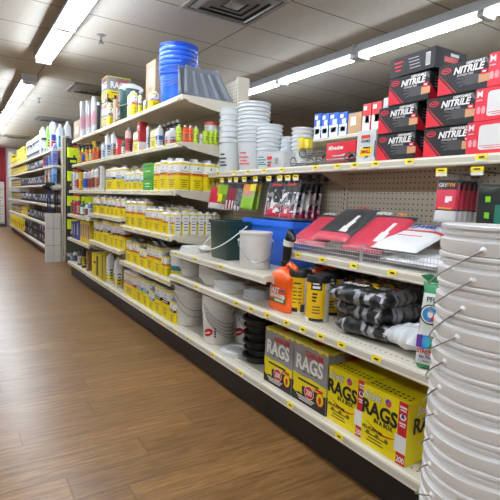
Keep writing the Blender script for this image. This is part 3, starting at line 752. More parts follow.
# ================================================================== nearest bay, lower shelf: hand cleaner, wipes, bags
ORG = mat('#ee5a0c', .33, coat=.2)
@cached
def cleaner_jug(big=True):
    d, w_, h = .115, .172, .225; hx, hy = d/2, w_/2; r = .025
    b = MB(); b.loft([(0, hx*.95, hy*.95, r, ORG), (.006, hx, hy, r, ORG), (.03, hx, hy, r, ORG), (.034, hx*.96, hy*.97, r, ORG), (h*.62, hx*.96, hy*.97, r, ORG), (h*.66, hx, hy, r, ORG), (h*.78, hx*.97, hy*.97, r, ORG), (h*.88, hx*.78, hy*.74, .03, ORG, 0, hy*.10), (h*.95, hx*.45, hy*.34, .02, ORG, 0, hy*.25), (h, hx*.4, hy*.27, .02, ORG, 0, hy*.25)])
    hd = MB(); hd.tube([(0, -hy*.88, h*.60), (0, -hy*1.02, h*.76), (0, -hy*.80, h*.95), (0, -hy*.25, h*1.04), (0, hy*.08, h*.97)], [.016, .016, .017, .016, .014], ORG, 10)
    l = MB(); l.rect((-hx*.965, 0, h*.36), w_*.82, h*.40, mat('#d64f10', .4), 'front', .0008)
    l.flat((-hx*.965, 0, h*.24), [(-.066, -.012), (.066, -.012), (.066, .014), (.03, .008), (-.066, .002)], mat('#1f7a37', .4), 'front', .0012)
    l.rect((-hx*.965, -.012, h*.235), .075, .010, LT, 'front', .0016); l.disc((-hx*.965, -.045, h*.33), .013, .013, LT, 'front', 14, .0014)
    l.rect((-hx*.965, -.04, h*.47), .035, .008, mat('#3c4fa0', .4), 'front', .0014)
    c = MB(); c.lathe([(0, h*.985, BLK), (.026, h*.985, BLK), (.026, h*1.1, BLK), (.02, h*1.12, BLK), (0, h*1.12, BLK)], (0, hy*.25, 0), 18)
    ps = [('body', b.mesh('body')), ('handle', hd.mesh('handle')), ('label', l.mesh('label', fix=False)), ('collar', c.mesh('collar'))]
    p = MB()
    if big:    # upright pump wrapped by a paper tag
        p.tube([(0, hy*.25, h*1.1), (0, hy*.18, h*1.35), (0, hy*.02, h*1.62)], [.021, .024, .022], BLK, 12)
        p.tube([(0, hy*.02, h*1.60), (-.004, -hy*.12, h*1.74), (-.008, -hy*.45, h*1.66), (-.012, -hy*.58, h*1.58)], [.022, .022, .017, .012], BLK, 10)
        g = MB(); g.tube([(0, hy*.10, h*1.46), (0, hy*.03, h*1.58)], [.0275, .027], LT, 12)
        ps.append(('pump', p.mesh('pump'), [('paper_tag', g.mesh('paper_tag'))]))
        ps += [T('FAST', .040, LT, 'front', (-hx-.0015, .028, h*.45), .03, .95, .15), T('ORANGE', .028, LT, 'front', (-hx-.0015, .016, h*.335), .02, .9, .15)]
    else:
        p.tube([(0, hy*.25, h*1.1), (0, hy*.25, h*1.2)], .008, BLK, 8); p.tube([(-.01, hy*.4, h*1.215), (0, hy*.1, h*1.22), (0, -hy*.35, h*1.18)], [.012, .013, .008], BLK, 8)
        ps.append(('pump', p.mesh('pump')))
        ps.append(T('FAST', .040, LT, 'front', (-hx-.0015, .028, h*.45), .03, .95, .15))
    return ps
thing('hand_cleaner_jug', 'orange jug of hand cleaner with big black pump, at the shelf front edge', 'jug', (1.36+.0575, 1.852, JUG+.0005), cleaner_jug(True))
thing('hand_cleaner_jug', 'orange jug with low black pump standing behind the front one', 'jug', (1.60, 1.785, JUG+.0005), cleaner_jug(False))
@cached
def wipes(v, hh=.205):
    r = .054; y1 = mat('#e8b90c', .4); b = MB(); W_ = mat('#e6e4de', .4)
    b.lathe([(0, 0, W_), (r*.97, 0, W_), (r, .005, W_), (r, hh, W_), (0, hh, W_)], seg=28)
    l = MB(); A = [PI+ (-.35 if v == 0 else -.9) + (1.9 if v == 0 else 2.7)*(j/16-.15) - .6 for j in range(17)]
    i = l.mi(y1); R1 = r+.0008
    vs = [(l.bm.verts.new((R1*math.cos(a), R1*math.sin(a), .018)), l.bm.verts.new((R1*math.cos(a), R1*math.sin(a), hh-.018))) for a in A]
    for j in range(16): l._f((vs[j][0], vs[j+1][0], vs[j+1][1], vs[j][1]), i)
    def patch(a0, a1, z0, z1, m_, e=.0016):
        k = l.mi(m_); q = [(l.bm.verts.new(((r+e)*math.cos(a0+(a1-a0)*j/6), (r+e)*math.sin(a0+(a1-a0)*j/6), z0)), l.bm.verts.new(((r+e)*math.cos(a0+(a1-a0)*j/6), (r+e)*math.sin(a0+(a1-a0)*j/6), z1))) for j in range(7)]
        for j in range(6): l._f((q[j][0], q[j+1][0], q[j+1][1], q[j][1]), k)
    if v == 0:
        patch(PI-.45, PI+.1, .012, .032, BLK); patch(PI+.35, PI+.75, .012, .05, DGRY); patch(PI-.35, PI+.3, .150, .158, INK)
        for j in range(5): patch(PI-.4, PI-.05+.1*(j % 2), .128-.018*j, .133-.018*j, INK); patch(PI+.1, PI+.4, .128-.018*j, .133-.018*j, INK)
    else:
        patch(PI-.5, PI+.45, .150, .192, BLK); patch(PI-.35, PI+.2, .176, .184, LT, .002); patch(PI-.35, PI+.3, .158, .169, LT, .002)
        for j in range(3): patch(PI-.35, PI+.1-.05*j, .128-.016*j, .137-.016*j, INK)
        for j in range(3): patch(PI-.3, PI+.35, .07-.014*j, .075-.014*j, INK)
        patch(PI-.6, PI+.7, .004, .018, BLK)
    c = MB(); rr = r*1.05
    c.lathe([(r*.9, hh-.022, BLK), (rr, hh-.022, BLK), (rr, hh+.006, BLK), (rr*.95, hh+.012, BLK), (rr*.8, hh+.012, BLK), (rr*.77, hh+.007, BLK), (rr*.4, hh+.007, BLK), (rr*.36, hh+.014, BLK), (0, hh+.014, BLK)], seg=28)
    return [('canister', b.mesh('canister')), ('label', l.mesh('label', fix=False)), ('lid', c.mesh('lid'))]
G = 'canisters of wipes with black lids'
for lab, u0, u1, xc, v in (('yellow and white wipes canister with black lid, next to the orange jug', 288, 310.5, 1.44, 0), ('yellow wipes canister with black lid and black label block, second from the orange jug', 308, 328, 1.425, 1)):
    y, R = cyl(u0, u1, xc, .68); thing('wipes_canister', lab, 'canister', (xc, y, JUG+.0005), wipes(v), group=G, rz=.7)
for k, (u, xc, v) in enumerate(((333, 1.575, 1), (325, 1.735, 0), (345, 1.745, 1), (366, 1.745, 1))):
    y = y_at(u, xc, .76)
    thing('wipes_canister', ('black-lidded wipes canister right behind the front canister with the black label block', 'black-lidded wipes canister in the back row, leftmost', 'black-lidded wipes canister in the back row, middle one above the bagged rags', 'black-lidded wipes canister in the back row, rightmost, near the perforated panel')[k], 'canister', (xc, y, JUG+.0005), wipes(v), group=G, rz=.7)
# bagged coloured rags in silver-black plastic, stacked
SILV = mat('#c9cacd', .3, metal=.1, bump=.5, bscale=40); SIL2 = mat('#8d8e92', .35, metal=.1, bump=.5, bscale=40); BAGK = mat('#1b1a1a', .3, bump=.3, bscale=40)
BAGG = mat('#55555a', .35, bump=.5, bscale=40)
def rag_bag_mat(u, v, top):
    q = noise.noise(Vector((u*7.3, v*6.1, 2.2))); q2 = noise.noise(Vector((u*2.9+9, v*3.3, 5.1)))
    if u > .5: return BAGK if q > -.30 else SIL2
    if v > .78: return SIL2 if q > -.1 else BAGG
    if u > .0:
        if q2 > .08: return RED if q > .05 else (YEL if q < -.2 else BAGK)
        return BAGK if q < .0 else (BAGG if q < .2 else SIL2)
    if q2 > .2: return RED if q > -.1 else YEL
    return SILV if q > .25 else (SIL2 if q > -.2 else BAGG)
def lean_matrix(front, back, yc, roll=0.0):
    f_, b_ = Vector(front), Vector(back); ex = Vector((f_[0]-b_[0], 0, f_[1]-b_[1])).normalized(); ey = Vector((0, -1, 0)); ez = ex.cross(ey)
    R = Matrix((ex, ey, ez)).transposed() @ Matrix.Rotation(roll, 3, 'Z'); c = (f_+b_)/2
    return Matrix.Translation((c[0], yc, c[1])) @ R.to_4x4(), math.hypot(f_[0]-b_[0], f_[1]-b_[1])
def pack(name, label, cat, front, back, yc, W, Th, mf, roll=0.0, seed=1, wr=.005, sleeve=None, group=None, texts=(), n=16, k=14, p=4, wf=9):
    M_, L = lean_matrix(front, back, yc, roll); o = M_.translation.copy(); R3 = M_.to_3x3()
    b = MB(); b.pillow(L, W, Th, mf, n, k, p, seed, wr, wf); parts = [('pack_body', b.mesh('pack_body', 60))]
    if sleeve:
        s = MB(); s.pillow(L+sleeve*2, W+sleeve*2, Th+.005, lambda u, v, t: FILM, 10, 10, 6, seed+9, wr*.8); parts.append(('plastic_sleeve', s.mesh('plastic_sleeve', 60)))
    for (body, size, m_, lx, ly, bold, sx, shear) in texts:
        rot = Matrix(((0, -1, 0), (1, 0, 0), (0, 0, 1)))     # text right along +y(local) , up along -x(local)
        rot = Matrix(((0, -1, 0), (1, 0, 0), (0, 0, 1)))
        parts.append(('lettering', text_mesh(body, size, m_, bold, sx, shear), [], Vector((lx, ly, Th/2*.98+.006)), rot.to_euler()))
    return thing(name, label, cat, o, parts, rot=R3.to_euler(), group=group)
G = 'silver and black bags of rags stacked on the lower shelf'
pack('rag_bag', 'silver-black plastic bag of rags, bottom of the stack beside the wipes', 'bag', (1.365, JUG+.046), (1.72, JUG+.046), 1.31, .26, .080, rag_bag_mat, .10, 3, .016, group=G, p=7, n=26, k=24, wf=17)
pack('rag_bag', 'silver-black plastic bag of rags, middle of the stack beside the wipes', 'bag', (1.37, JUG+.112), (1.73, JUG+.108), 1.325, .28, .080, rag_bag_mat, -.05, 5, .016, group=G, p=7, n=26, k=24, wf=17)
pack('rag_bag', 'silver-black plastic bag of rags, top of the stack beside the wipes', 'bag', (1.35, JUG+.172), (1.72, JUG+.180), 1.345, .30, .072, rag_bag_mat, .12, 7, .014, group=G, p=7, n=26, k=24, wf=17,
     texts=(('RAGS', .05, LT, .115, -.04, .03, .9, 0), ('200', .03, YEL, .02, .05, .03, .9, 0)))
WBAG = mat('#dfe1e4', .3, bump=.6, bscale=30); WB2 = mat('#b5352e', .4)
pack('rag_bag', 'white plastic bag of cotton rags lying right of the silver bag stack', 'bag', (1.37, JUG+.055), (1.68, JUG+.055), 1.09, .17, .095, lambda u, v, t: (WB2 if (-.9 < u < -.5 and -.6 < v < .1) else WBAG), -.15, 11, .016, p=2.8, n=26, k=24, wf=17)
GBAG = mat('#a8a6a6', .3, bump=.6, bscale=30)
pack('rag_bag', 'crumpled clear bag of grey cloths at the back, behind the white rag bag', 'bag', (1.60, JUG+.08), (1.79, JUG+.15), 1.09, .24, .12, lambda u, v, t: (BAGK if u < -.3 and v > 0 else GBAG), .2, 13, .024, p=2.4, n=24, k=22, wf=16)
pack('rag_bag', 'black bag on top of the crumpled grey bag against the perforated panel', 'bag', (1.66, JUG+.215), (1.79, JUG+.215), 1.19, .13, .07, lambda u, v, t: BAGK, .3, 17, .01, p=2.4)
# slim bag with green ends leaning out at the front edge
@cached
def absorbent_bag():
    WH = mat('#d9dcd6', .35, bump=.3, bscale=30); GR = mat('#1e7a45', .4); b = MB(); h = .29
    b.loft([(0, .035, .034, .015, GR), (.014, .040, .040, .02, WH), (.06, .041, .041, .025, WH), (.2, .038, .038, .025, WH), (.255, .030, .036, .02, GR), (.285, .012, .042, .008, GR), (.29, .006, .044, .004, GR)], k=4)
    fl = MB(); fl.prism(((-.03, .262), (.02, .285), (.055, .31), (.02, .318), (-.02, .30)), 'x', -.006, .006, GR)
    l = MB(); X = -.0415
    l.disc((X, 0, .185), .034, .034, BLK, 'front', 22, .0008); l.disc((X, 0, .185), .030, .030, LT, 'front', 22, .0012); l.disc((X, 0, .185), .026, .026, mat('#2b8fd0', .4), 'front', 22, .0016)
    l.flat((X, 0, .185), [(.002, -.024), (.024, -.012), (.024, .004), (.004, .002)], RED, 'front', .002); l.disc((X, 0, .187), .009, .013, LT, 'front', 14, .0022)
    for j, c in enumerate(('#6a3fa0', '#2d8fd8', '#39a04a', '#e2601c')):
        l.flat((X, .027-.018*j, .088), [(-.010, -.018-.004*(j % 2)), (.010, -.02), (.010, .026), (-.010, .024)], mat(c, .4), 'front', .001)
    l.disc((X, .004, .092), .014, .018, mat('#46b4e0', .4), 'front', 14, .0018)
    return [('bag_body', b.mesh('bag_body')), ('top_flap', fl.mesh('top_flap')), ('label', l.mesh('label', fix=False)), T('PFL', .024, mat('#173f22', .4), 'front', (X-.001, 0, .235), .03, .9),
            T('STRONG', .019, RED, 'front', (X-.001, 0, .058), .03, .85), T('bio Filter', .014, mat('#2c3c9a', .4), 'front', (X-.001, 0, .040), .02, .9), T('cleaner', .009, DGRY, 'front', (X-.001, 0, .026), .01, .9)]
thing('absorbent_bag', 'slim white bag with green ends and round blue emblem beside the bucket stack', 'bag', (1.362, .958, JUG+.003), absorbent_bag(), rot=(0, .05, .35))

# ================================================================== nearest bay, basket shelf: packaged coveralls behind a wire fence
WIRE = mat('#c9cacb', .35, metal=.3)
c = Vector((1.455, A0+.01, BASK)); ya, yb = A0+.02, J0-.01
def wire_fence(y0, y1):
    c = Vector((1.458, y0, BASK)); parts = []; H_ = .062
    for (x, z) in ((1.458, BASK+.004), (1.458, BASK+.022), (1.458, BASK+.042), (1.458, BASK+H_)):
        t = MB(); t.tube([(x, y0, z), (x, y1, z)], .002, WIRE, 5); parts.append(('rail_wire', t.mesh('rail_wire', origin=c)))
    u = MB(); y = y0+.005
    while y < y1:
        u.tube([(1.458, y, BASK+.002), (1.458, y, BASK+H_)], .0012, WIRE, 4); y += .0145
    parts.append(('upright_wires', u.mesh('upright_wires', origin=c)))
    for ye in (y0, y1):
        t = MB(); t.tube([(1.458, ye, BASK+.003), (1.458, ye, BASK+H_+.012), (1.475, ye, BASK+H_+.015), (1.62, ye, BASK+.035), (1.78, ye, BASK+.03), (1.78, ye, BASK+.003)], .0022, WIRE, 5)
        parts.append(('side_wire', t.mesh('side_wire', origin=c)))
    return c, parts
for lab, y0, y1 in (('low wire fence on the basket shelf, left section before the red and black packs', 1.40, J0-.012), ('low wire fence on the basket shelf, right section before the white pack', A0+.02, 1.393)):
    c, pr = wire_fence(y0, y1); thing('wire_fence', lab, 'wire fence', c, pr)
CRIM = mat('#c4163a', .35); CR2 = mat('#8d0f28', .4); PW = mat('#e7e4e0', .45)
def cover_red(u, v, t):
    if u < -.72: return BLK
    if abs(v-.5) < .22 and -.45 < u < .62 and abs(v-.5) < .10+.12*max(0, u+.1): return PW
    return CRIM
def cover_black(u, v, t):
    if u > .66: return CRIM
    if abs(v-.45) < .08+.18*max(0, u+.15) and -.4 < u < .6: return PW
    if u < -.75: return mat('#3b3436', .4)
    return BLK
TY = mat('#e9e9ea', .45)
def cover_white(u, v, t):
    if u < -.86: return RED if v < -.2 else mat('#2c5fae', .4)
    if -.36 < u < -.20 and v > -.55: return RED
    if .05 < u < .12 and -.6 < v < .5: return mat('#d0555a', .4)
    return TY
OT = mat('#e88a1e', .4); TBLUE = mat('#1f3f97', .4)
G = 'packaged coveralls behind the wire fence'
zb = BASK
pack('coverall_pack', 'red coverall pack lying leftmost behind the wire fence, half under the black pack', 'pack', (1.48, zb+.035), (1.715, zb+.185), 1.81, .27, .03, cover_red, 0, 21, .003, sleeve=.008, group=G,
     texts=(('RAPTOR', .026, LT, -.118, -.05, .02, .9, 0), ('TUFF', .026, OT, -.118, .06, .02, .9, 0)), n=24, k=24)
pack('coverall_pack', 'black coverall pack lying over two red packs behind the wire fence', 'pack', (1.485, zb+.075), (1.715, zb+.225), 1.645, .23, .035, cover_black, 0, 22, .003, sleeve=.01, group=G,
     texts=(('RAPTOR', .022, RED, -.115, .02, .02, .9, 0),), n=24, k=24)
pack('coverall_pack', 'red coverall pack right of the black pack, behind the wire fence', 'pack', (1.48, zb+.045), (1.715, zb+.20), 1.435, .24, .04, cover_red, 0, 23, .003, sleeve=.014, group=G,
     texts=(('RAPTOR', .026, LT, -.120, -.05, .02, .9, 0), ('TUFF', .026, OT, -.120, .055, .02, .9, 0)), n=24, k=24)
pack('coverall_pack', 'white coverall pack with blue script, rightmost behind the wire fence', 'pack', (1.475, zb+.07), (1.73, zb+.165), 1.25, .23, .035, cover_white, 0, 24, .002, sleeve=.008, group=G,
     texts=(('Tyvek', .055, TBLUE, -.078, -.005, .02, 1.0, .35), ('protective coverall', .015, LT, -.037, .03, .01, .9, 0)), n=28, k=24)
pack('coverall_pack', 'white folded pack underneath the blue-script white coverall pack', 'pack', (1.475, zb+.028), (1.73, zb+.06), 1.18, .26, .035, lambda u, v, t: TY, 0, 25, .003, sleeve=.006, group=G)

# ------------------------------------------------------------------ hanging packs on peg hooks
def hang_matrix(yaw): return Matrix.Rotation(yaw, 4, 'Z') @ Matrix(((0,0,-1,0),(0,-1,0,0),(-1,0,0,0),(0,0,0,1)))
@cached
def hang_pack(kind, W, H, Th, yaw=0.0, seed=1):
    GLW = mat('#dcdad8', .5); GRN = mat('#86b81f', .4); DRD = mat('#7c1523', .5)
    def mf(u, v, t):
        z = (1-u)/2          # 1 at the top
        if kind == 'red_glove':
            if z > .93: return BLK
            if z > .78: return BLK if abs(v) < .95 else CRIM
            if z > .36: return PW if (abs(v-.25) < .33 and .44 < z < .62 and abs(z-.53-.1*v) < .08) else CRIM
            if z > .31: return OT if abs(v) < .6 else CRIM
            if z > .25: return BLK
            return mat('#d7d5d6', .4)
        if kind == 'black_glove':
            if z > .92: return RED if abs(v) < .55 else BLK
            q = noise.noise(Vector((v*2.6+seed*3.7, z*7, seed*1.9)))
            if .15 < z < .75 and q > .22: return GLW
            if .2 < z < .8 and q < -.30: return mat('#8c8b8d', .4)
            if z < .3 and q < -.05: return CRIM
            if z > .72: return BLK
            if abs(v) > .85: return mat('#b3b2b4', .4)
            if z < .12: return CRIM
            if z < .42 and abs(v) < .3+.2*z: return GLW
            if abs(v-.3+z) < .12: return mat('#8c8b8d', .4)
            return BLK if (z*7+v*3) % 2 < 1.3 else mat('#3a393c', .5)
        if kind == 'green_pack':
            if z > .72: return OT if v < .3 else YEL
            if z > .5 and abs(v) < .8: return mat('#c58f86', .5)
            return GRN
        if kind == 'lime_card': return GRN if z > .45 else (YEL if v < -.2 else mat('#4f7f20', .4))
        if kind == 'grip_glove':
            if z > .84: return BLK
            if z < .35: return GLW if int((v+1)*5) % 2 else DRD
            return DRD
        if kind == 'red_plain': return CRIM if z > .25 else GLW
        if kind == 'tool_pack': return mat('#6f7074', .4) if noise.noise(Vector((v*3, z*8, seed))) > 0 else mat('#3c3d41', .4)
        if kind == 'dark_green':
            if z > .86: return mat('#1c2b18', .4)
            if abs(v+.2) < .16 and int(z*9) % 3 == 0: return mat('#77c51e', .4)
            if v > .35 and z < .6: return mat('#1f6d5c', .4)
            return mat('#151a17', .4)
        if kind == 'yellow_card': return mat('#d9c21a', .4)
    M_ = Matrix.Translation((0, 0, -H*.5-.035)) @ hang_matrix(yaw)
    b = MB(); b.pillow(H, W, Th, mf, 26, 22, 8, seed, .004, M=M_)
    s = MB(); s.pillow(H+.04, W+.010, Th*.8, lambda u, v, t: FILM, 10, 8, 8, seed+4, .003, M=Matrix.Translation((0, 0, .012)) @ M_)
    ps = [('pack_body', b.mesh('pack_body', 60)), ('plastic_sleeve', s.mesh('plastic_sleeve', 60))]
    return ps
yh = hookA[0][0]
for k in range(5):
    nm = ('frontmost', 'second from the front', 'third from the front', 'fourth from the front', 'hindmost')[k]
    p = hang_pack('red_glove', .088, .165, .014, .12, 31+k)
    if k == 0:
        p = p+[('lettering', text_mesh('GRY', .020, LT, .02, .85), [], Vector((-.014, .016, -.057)), (PI/2, 0, -PI/2+.12)), ('lettering', text_mesh('FYN', .020, OT, .02, .85), [], Vector((-.013, -.018, -.057)), (PI/2, 0, -PI/2+.12))]
    thing('glove_pack', 'red and white glove pack above the white coverall pack, '+nm, 'glove pack', (1.635+.034*k, yh-.012-.0*k, 1.262), p, rot=(0, .10, 0), group='red glove packs on one peg hook')
for k in range(2):
    p = hang_pack('dark_green', .10, .19, .016, .1, 41+k)
    thing('glove_pack', ('black and green glove pack at the right edge above the bucket stack, front one', 'black and green glove pack at the right edge above the bucket stack, rear one')[k], 'glove pack', (1.64+.06*k, hookA[1][0]-.035, 1.245), p)
# second bay hooks: (image column of the hook, kind, W, H, count, drop)
specs = (('black_glove', 283, 304, 5, .20, 1.262, 'black and white glove pack, right hook row over the blue tub', -.0),
         ('black_glove', 270, 288, 4, .20, 1.262, 'black and white glove pack, second hook row over the blue tub', .15),
         ('green_pack', 245, 257, 2, .17, 1.262, 'orange and green carded pack hanging left of the black glove packs', 0),
         ('tool_pack', 238, 250, 2, .12, 1.235, 'grey carded tool pack hanging left of the orange and green card', 0),
         ('grip_glove', 230, 243, 3, .175, 1.262, 'dark red grip glove pack with white fingertips over the green bucket', .2),
         ('lime_card', 222.5, 231, 2, .13, 1.262, 'lime green carded glove pack near the left end of the hooks', .25),
         ('red_plain', 215.5, 226, 2, .15, 1.235, 'bright red glove pack at the left end of the hooks', .5),
         ('yellow_card', 219, 225, 1, .09, 1.262, 'small yellow card at the far left end of the hooks', 0))
for kind, u0, u1, cnt, H_, z, lab, yaw in specs:
    xs = 1.63; yc, W = (y_at(u0, xs, 1.18)+y_at(u1, xs, 1.18))/2, y_at(u0, xs, 1.18)-y_at(u1, xs, 1.18)
    W = min(W, .15)
    for k in range(cnt):
        nm = '' if cnt == 1 else ', '+(('front one', 'rear one') if cnt == 2 else ('front one', 'second behind the front', 'third behind the front', 'fourth behind the front', 'rearmost'))[k] if not (cnt == 3 and k == 2) else ', rearmost'
        thing('glove_pack' if 'card' not in kind and kind != 'tool_pack' else 'carded_pack', lab+nm, 'glove pack' if 'card' not in kind and kind != 'tool_pack' else 'carded pack',
              (xs+.036*k, yc-.004*k, z), hang_pack(kind, round(W, 3), H_, .014, yaw, 50+k+int(u0)), rot=(0, .17-.02*k, 0), group='hanging packs in the second bay')

# ------------------------------------------------------------------ nearest bay, top shelf: glove boxes
NB = mat('#0b0a0b', .55); NR = mat('#d3182e', .4); NG = mat('#3f3d3e', .5); SKIN = mat('#c99368', .5)
def hand_shape(b, c, s, m_, e, face='front'):
    """printed gloved hand, fingers to the left"""
    pts = [(.055,-.018),(.055,.014),(.03,.020),(.018,.040),(.008,.040),(.006,.022),(-.028,.034),(-.031,.027),(-.004,.012),(-.040,.018),(-.042,.010),(-.004,.003),(-.040,.001),(-.040,-.007),(-.004,-.007),(-.028,-.014),(-.026,-.021),(.008,-.020)]
    # as a fan of convex pieces so the outline stays clean
    P = lambda q: [(x*s, y*s) for x, y in q]
    b.flat(c, P([(.055,-.018),(.055,.014),(.03,.020),(-.004,.016),(-.006,-.016),(.008,-.020)]), m_, face, e)
    for q in ([(.006,.018),(.022,.018),(.012,.044),(.004,.042)], [(-.002,.010),(.004,.017),(-.028,.036),(-.033,.029)], [(-.004,.004),(-.003,.012),(-.042,.019),(-.043,.011)], [(-.005,-.005),(-.004,.003),(-.042,.001),(-.042,-.006)], [(-.006,-.014),(-.005,-.006),(-.030,-.014),(-.028,-.021)]):
        b.flat(c, P(q), m_, face, e)
@cached
def nitrile_box():
    d, w_, h = .185, .207, .115; b = MB(); b.box(-d/2, d/2, -w_/2, w_/2, 0, h, NB, .0015); X = -d/2
    p = MB(); p.flat((X, w_/2, 0), [(.002, .004), (.085, .004), (.002, .085)], NR, 'front', .0006)
    p.flat((X, w_/2, 0), [(.070, .004), (.078, .004), (.002, .083), (.002, .074)], NB, 'front', .0010)
    p.flat((X, -w_/2, h), [(-.030, -.004), (-.010, -.004), (-.002, -.022), (-.002, -.032)], mat('#5b5a5c', .4), 'front', .0008)
    lg = MB(); lg.disc((X, w_*.335, h*.8), .022, .011, NR, 'front', 16, .0008); lg.disc((X, w_*.335, h*.8), .017, .0075, NB, 'front', 16, .0012); lg.rect((X, w_*.335, h*.8), .024, .004, NR, 'front', .0016)
    hd = MB(); hand_shape(hd, (X, -w_*.09, h*.36), .95, NG, .0007); hd.flat((X, -w_*.09-.052*.95, h*.36), [(-.001, -.018), (.042, -.016), (.042, .010), (-.001, .013)], SKIN, 'front', .0009)
    bd = MB(); bd.rect((X, -w_*.42, h*.52), .022, .018, NR, 'front', .0012); bd.rect((X, -w_*.42, h*.53), .014, .005, LT, 'front', .0016)
    e = MB(); e.flat((-d*.0, -w_/2, 0), [(-d/2+.004, .004), (-.01, .004), (-d/2+.004, h*.6)], NR, 'end', .0006); e.rect((.05, -w_/2, h*.66), .03, .05, LT, 'end', .0008)
    for j in range(6): e.rect((.04+.004*j, -w_/2, h*.66), .0018, .042, BLK, 'end', .0012)
    for j in range(4): e.rect((-.03, -w_/2, h*(.8-.1*j)), .06, .004, mat('#8d8c90', .5), 'end', .0008)
    return [('box_body', b.mesh('box_body')), ('red_corner', p.mesh('red_corner', fix=False)), ('emblem', lg.mesh('emblem', fix=False)), ('printed_hand', hd.mesh('printed_hand', fix=False)), ('count_badge', bd.mesh('count_badge', fix=False)), ('side_print', e.mesh('side_print', fix=False)),
            T('NITRILE', .034, LT, 'front', (X, -.022, h*.72), .035, 1.0, .25), T('DISPOSABLE', .013, LT, 'front', (X, -.048, h*.90), .03, 1.0, .25), T('POWDER FREE', .010, mat('#bdbcbe', .5), 'front', (X, -.012, h*.555), .01, 1.0, .2)]
@cached
def red_glove_box():
    d, w_, h = .185, .235, .116; R_ = mat('#dc2a3c', .4); b = MB(); b.box(-d/2, d/2, -w_/2, w_/2, 0, h, R_, .0015); X = -d/2
    p = MB(); pts = []
    hw, hh, r = .092, .044, .012
    for sx, sy, a0 in ((1,1,0),(-1,1,.5),(-1,-1,1),(1,-1,1.5)):
        for j in range(4): a = (a0+j/6)*PI; pts.append((sx*(hw-r)+r*math.cos(a), sy*(hh-r)+r*math.sin(a)))
    p.flat((X, -.022, h*.5), pts, mat('#dddbd8', .45), 'front', .0007)
    ln = MB()
    for j in range(2): ln.rect((X, -.005, h*(.24-.06*j)), .14-.03*j, .003, mat('#d97078', .5), 'front', .0013)
    ln.rect((X, -.07, h*.80), .045, .012, NR, 'front', .0013)
    for k in (0, 1):
        hand = [(-.006, -.012), (.006, -.012), (.008, .004), (.004, .014), (-.004, .014), (-.008, .004)]
        ln.flat((X, w_*.43-.018*k, h*.33), hand, mat('#ef9aa0', .5), 'front', .0009)
    return [('box_body', b.mesh('box_body')), ('white_panel', p.mesh('white_panel', fix=False)), ('fine_print', ln.mesh('fine_print', fix=False)), T('M', .030, LT, 'front', (X, w_*.425, h*.82), .03, 1.0), T('medium', .007, LT, 'front', (X, w_*.425, h*.64), .02, 1.0)]
GN = 'black boxes of nitrile gloves on the top shelf'; GR_ = 'red glove boxes at the right end of the top shelf'
Hb = .1165; xb = 1.62+.0925
for lab, y, k in (('bottom box of the left column, next to the white carton', 1.397, 0), ('middle box of the left column', 1.394, 1), ('third box up in the left column, under the flat box', 1.342, 2),
                  ('bottom box of the right column, beside the red boxes', 1.147, 0), ('middle box of the right column', 1.142, 1), ('top box of the right column', 1.095, 2)):
    thing('glove_box', 'black nitrile glove box, '+lab, 'glove box', (xb-.004*k, y, TOPR+.0006+Hb*k), nitrile_box(), group=GN, rz=.02*((k*3+int(y*10)) % 3-1))
def lay_flat():
    h2 = .082; b = MB(); b.box(-.0925, .0925, -.12, .12, 0, h2, NB, .0015); p = MB()
    for j in range(3): p.rect((-.0925, .07, h2*(.72-.2*j)), .05-.01*j, .006, NR, 'front', .0007)
    for j in range(4): p.rect((-.0925, -.01-.004*j, h2*(.75-.16*j)), .055, .004, mat('#9a999c', .5), 'front', .0007)
    p.rect((-.0925, -.085, h2*.5), .022, .05, LT, 'front', .0007)
    for j in range(5): p.rect((-.0925, -.077-.004*j, h2*.5), .0018, .044, BLK, 'front', .0012)
    p.rect((0, -.12, h2*.5), .08, .02, NR, 'end', .0007); p.rect((.02, -.12, h2*.75), .05, .012, LT, 'end', .0007)
    return [('box_body', b.mesh('box_body')), ('fine_print', p.mesh('fine_print', fix=False))]
thing('glove_box', 'black glove box lying flat on top of the left column of nitrile boxes', 'glove box', (1.70, 1.325, TOPR+.0010+Hb*3), lay_flat(), rz=-.06)
for lab, y, k in (('bottom one', .938, 0), ('middle one', .916, 1), ('top one', .878, 2)):
    thing('glove_box', 'red glove box with white panel at the right picture edge, '+lab+' of the column', 'glove box', (xb-.008, y, TOPR+.0006+.1175*k), red_glove_box(), group=GR_)
thing('glove_box', 'dark glove box peeking out behind the top red glove box', 'glove box', (1.772, 1.12, TOPR+.002+Hb*3), carton(.08, .16, .03, '#1b1a1c', front=((0, .5, .6, .3, '#8d8c90'),)))
